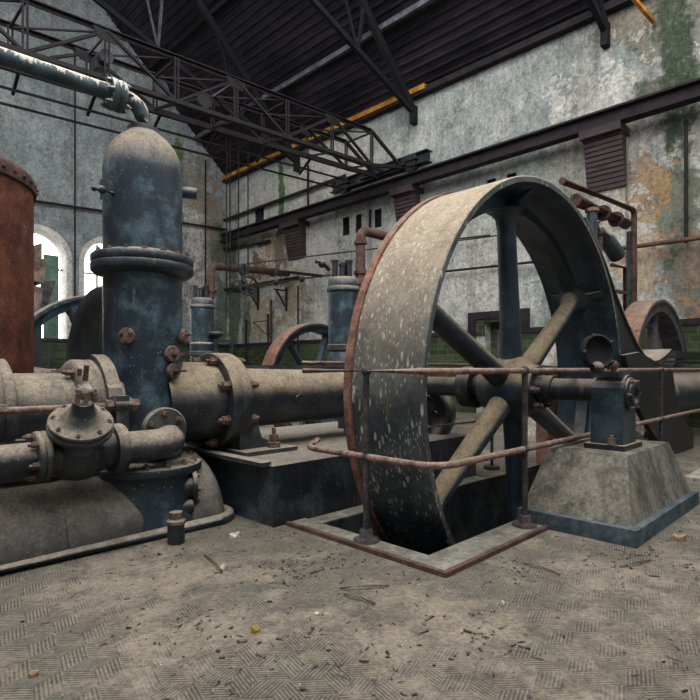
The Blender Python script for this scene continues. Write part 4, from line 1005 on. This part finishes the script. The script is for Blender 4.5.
# ------------------------------------------------------------ belt, beam, drum at right
pts = [at(px, py, y=2.13) for px, py in ((585, 218), (597, 243), (607, 268), (617, 297), (628, 325), (638, 346), (645, 357), (650, 361.5), (655, 363), (660, 361.5), (665, 358), (672, 351))]
pts[0] = Vector((5.42, 2.13, 2.62))
prof = [(p.x, p.z) for p in pts]
th = .03
back = []
for i, (x, z) in enumerate(prof):
    x0, z0 = prof[max(i - 1, 0)]; x1, z1 = prof[min(i + 1, len(prof) - 1)]; dx, dz = x1 - x0, z1 - z0; l = math.hypot(dx, dz)
    back.append((x - dz / l * th, z + dx / l * th))
m = MB()
n = len(prof)
vs = [(x, y, z) for y in (2.13, 2.50) for x, z in prof] + [(x, y, z) for y in (2.13, 2.50) for x, z in back]
fs = []
for i in range(n - 1):
    fs += [(i, i + 1, n + i + 1, n + i), (2 * n + i, 2 * n + i + 1, 3 * n + i + 1, 3 * n + i), (i, i + 1, 2 * n + i + 1, 2 * n + i), (n + i, n + i + 1, 3 * n + i + 1, 3 * n + i)]
m.add(vs, fs, True)
t = thing('belt_guard', (7.2, 2.3, 0), 'curved black sheet guard sweeping down from the great wheel to the right', 'guard')
m.build('curved_sheet', 'black_clean', t)
# side cheek between the wheel and the curved edge
arcw = []
for i in range(9):
    a = R(62) - i * R(62 + 8) / 8; arcw.append((WX + (WR + .05) * math.cos(a), WZ + (WR + .05) * math.sin(a)))
cheek = [q for q in prof[1:9]] + [(7.5, 1.20), (6.6, 1.15)] + arcw[::-1][0:6]
cheek = [q for q in prof[0:9]] + arcw[::-1]
m = MB(); m.prism(cheek, 2.15, 2.18); m.build('side_cheek', 'black_clean', t)
low = [at(px, py, y=2.0) for px, py in ((629, 369), (634, 395), (643, 416), (655, 436), (668, 452))]
low = [(p.x, max(p.z, 0)) for p in low] + [(9.0, 0.0), (9.0, .26)] + [(p.x, p.z) for p in (at(px, py, y=2.0) for px, py in ((688, 425), (682, 417), (677, 400), (674, 380), (672, 364), (660, 364), (640, 352), (625, 355)))]
MB().prism(low, 2.0, 2.06).build('lower_cheek', 'black_clean', t)
q = at(672, 358, y=2.25)
tag(MB().b2((q.x, 2.2, 1.30), (11.8, 2.4, 1.40)).b2((q.x, 2.22, 1.22), (11.8, 2.38, 1.26)).build('cross_beam', 'black'), 'black horizontal beam at the right edge above the guard rail', 'beam')
t = thing('side_drum', (9.3, 2.2, .4), 'dusty pale drum at the right edge behind the guard rail', 'drum')
c = Vector((8.6, 2.45, .8))
MB().lathe((c.x, 2.45, .78), (1, 0, .0), [(0, 0), (.25, 0), (.31, .05), (.34, .12), (.34, .12), (.34, 2.6)], 40).build('shell', 'dusty', t)
MB().b2((c.x + .4, 2.3, 0), (c.x + .9, 2.6, .5)).build('cradle', 'black', t)
a = at(635, 436, y=2.15)
tag(MB().tube(smooth_path([a, at(642, 420, y=2.15), at(645, 405, y=2.2)], .2), .09, 14).build('white_pipe_stub', 'paper'), 'short whitish pipe stub behind the plinth under the rail', 'pipe')
q = at(624, 385, y=2.06)
tag(MB().b2((q.x - .15, 2.86, 0), (q.x + .25, 3.0, 1.12)).build('iron_column', 'rust_rim'), 'pale rusty iron column behind the bearing', 'column')
tag(MB().bar((6.2, 1.35, .03), (11.5, 1.35, .03), .22, .06).build('stone_edging', 'stone'), 'pale stone edging strip on the floor at the right', 'edging')

# inner far part of second engine glimpsed through wheel: green machine pedestal
t = thing('machine_pedestal', (8.6, 4.6, 0), 'pale conical machine foot seen low between the spokes at right', 'pedestal')
q = at(546, 395, y=4.0)
MB().lathe((q.x, 4.0, 0), (0, 0, 1), [(.5, 0), (.4, .4), (.2, 1.2), (.18, 1.6), (0, 1.6)], 24).build('foot', 'stone', t)
t.location = (q.x, 4.0, 0); t.children[0].data.transform(Matrix.Translation(Vector((8.6, 4.6, 0)) - Vector((q.x, 4.0, 0))))

# things near the arched window at left
t = thing('hopper', (4.3, 15.5, 0), 'brown rusty hopper machine standing in front of the left arched window', 'machine')
yy = 13.0
for (pp, nm) in (([(35, 245), (42, 243), (42, 258), (35, 257)], 'motor_box'), ([(30, 255), (47, 260), (44, 283), (30, 280)], 'hopper_bin'), ([(30, 284), (43, 288), (40, 315), (33, 322), (30, 322)], 'chute')):
    q = [at(px, py, y=yy) for px, py in pp]
    MB().prism([(p.x, p.z) for p in q], yy, yy + .7).build(nm, 'brown_machine', t)
q = at(38, 300, y=yy)
MB().b2((q.x - .2, yy + .1, 0), (q.x + .1, yy + .6, q.z - .3)).build('stand', 'black', t)
q = [at(px, py, y=14.2) for px, py in ((45, 281), (56, 281), (43, 318), (36, 320))]
tag(MB().prism([(p.x, p.z) for p in q], 14.2, 14.5).build('chute_plate', 'truss_light'), 'slanting grey plate leaning beside the brown hopper', 'plate')
tag(MB().b2((5.30, YW + .1, 2.1), (5.74, YW + .16, 4.80)).build('shutter', 'shutter'), 'weathered green shutter standing in the left arched window', 'shutter')
tag(MB().b2((6.5, YW + .15, 2.1), (8.18, YW + .2, 3.25)).build('window_board', 'blue_bright'), 'dark blue board closing the bottom of the second arched window', 'board')
tag(MB().b2((6.9, YW + .12, 4.6), (8.18, YW + .18, 5.1)).build('window_panel', 'truss_light'), 'grey panel across the top of the second arched window', 'panel')
q = at(62, 338, y=16)
tag(MB().bar((3.4, 16, 1.9), (6.6, 16, 1.9), .04).bar((3.4, 16, 1.2), (6.6, 16, 1.2), .04).bar((4.6, 16, 0), (4.6, 16, 1.9), .04).bar((6.0, 16, 0), (6.0, 16, 1.9), .04).build('hand_rail', 'black'), 'distant black hand rail below the left arched window', 'railing')

# ------------------------------------------------------------ litter on the floor
def flake(px, py, name, mat, lab, cat, sz, n=7, h=.02):
    grp = {'dry_leaf': 'dry leaves on the floor', 'pebble': 'pale chips on the floor'}.get(name)
    q = at(px, py, z=0); m = MB(); vs = []
    for i in range(n):
        a = 2 * PI * i / n; r = sz * random.uniform(.6, 1.1); vs.append((q.x + r * math.cos(a), q.y + r * .8 * math.sin(a), .006 + random.uniform(0, h)))
    vs.append((q.x, q.y, .01 + h * .6)); m.add(vs, [(i, (i + 1) % n, n) for i in range(n)])
    bot = [(v[0], v[1], .001) for v in vs[:n]]; m.add(bot + vs[:n], [tuple(range(n))[::-1]] + [(i, (i + 1) % n, n + (i + 1) % n, n + i) for i in range(n)])
    tag(m.build(name, mat), lab, cat, grp)
flake(234, 538, 'plaster_flake', 'paper', 'pale curled flake on the floor before the foundation block corner', 'flake', .055, 7, .05)
flake(223, 570, 'dry_leaf', 'leaf', 'crumpled tan leaf on the floor left of centre', 'leaf', .03, 7, .03)
flake(284, 584, 'glass_shard', 'green_glass', 'small dark green shard on the floor', 'shard', .014, 6, .01)
flake(255, 632, 'sweet_wrapper', 'yellow', 'yellow scrap with dark end on the floor near the bottom centre', 'scrap', .022, 6, .03)
flake(34, 676, 'dry_leaf', 'leaf', 'pinkish leaf on the floor near the lower left corner', 'leaf', .02, 6, .02)
flake(503, 605, 'pebble', 'paper', 'small white pebble on the floor below the pit corner', 'pebble', .014, 8, .015)
flake(677, 540, 'dry_leaf', 'leaf', 'long brown leaf on the floor right of the plinth', 'leaf', .07, 7, .04)
flake(146, 540, 'wrapper', 'paper', 'bright scrap against the tank base rim', 'scrap', .018, 6, .02)
flake(317, 615, 'pebble', 'paper', 'white chip on the floor left of the long stick', 'pebble', .014, 6, .01)
def stick(p0, p1, lab, r=.006):
    a, b = at(*p0, z=.012), at(*p1, z=.012); mid = a.lerp(b, .5) + Vector((.01, -.012, .006)); tag(MB().tube([a, mid, b], r, 6).build('stick', 'twig'), lab, 'stick', 'sticks on the floor')
stick((340, 588), (389, 585), 'thin pale stick lying on the floor in front of the pit corner')
stick((524, 563), (560, 574), 'dark stick on the floor in front of the plinth')
stick((344, 594), (375, 603), 'short twig crossing under the long pale stick')
stick((620, 566), (650, 560), 'twig on the floor right of centre at the plinth foot')
stick((205, 555), (222, 572), 'bent twig on the floor below the tank end')
m = MB()
random.seed(3)
centres = [(random.uniform(-.2, 5.8), random.uniform(-.2, 4.2)) for _ in range(70)]
for i in range(3600):
    if i % 3: cx, cy = random.choice(centres); x, y = random.gauss(cx, .13), random.gauss(cy, .13)
    else: x, y = random.uniform(.3, 7), random.uniform(.0, 4.4)
    if x > 2.4 and y > 1.7 and x < 7.5: continue
    if x > 3.65 and x < 5.6 and y > 1.1: continue
    if y > 3.4 and x < 2.5: continue
    if x + y < 1.6: continue
    s_ = random.uniform(.002, .0075) * random.choice((1, 1, 1.8)); a = random.uniform(0, PI); l = s_ * random.choice((1, 1.5, 2.4)); w_ = s_ * .6; h_ = random.uniform(.002, .010)
    c, d_ = math.cos(a), math.sin(a); q = [(x + c * i_ * l - d_ * j_ * w_, y + d_ * i_ * l + c * j_ * w_) for i_, j_ in ((-1, -.6), (1, -1), (.8, 1), (-1, .7))]
    m.add([(u, v, 0) for u, v in q] + [(u * .9 + x * .1, v * .9 + y * .1, h_ * random.uniform(.6, 1.2)) for u, v in q], [(0, 3, 2, 1), (4, 5, 6, 7), (0, 1, 5, 4), (1, 2, 6, 5), (2, 3, 7, 6), (3, 0, 4, 7)])
tag(m.build('floor_litter', 'litter'), 'fine dark crumbs, chips and twig bits scattered over the dusty floor', 'litter', kind='stuff')
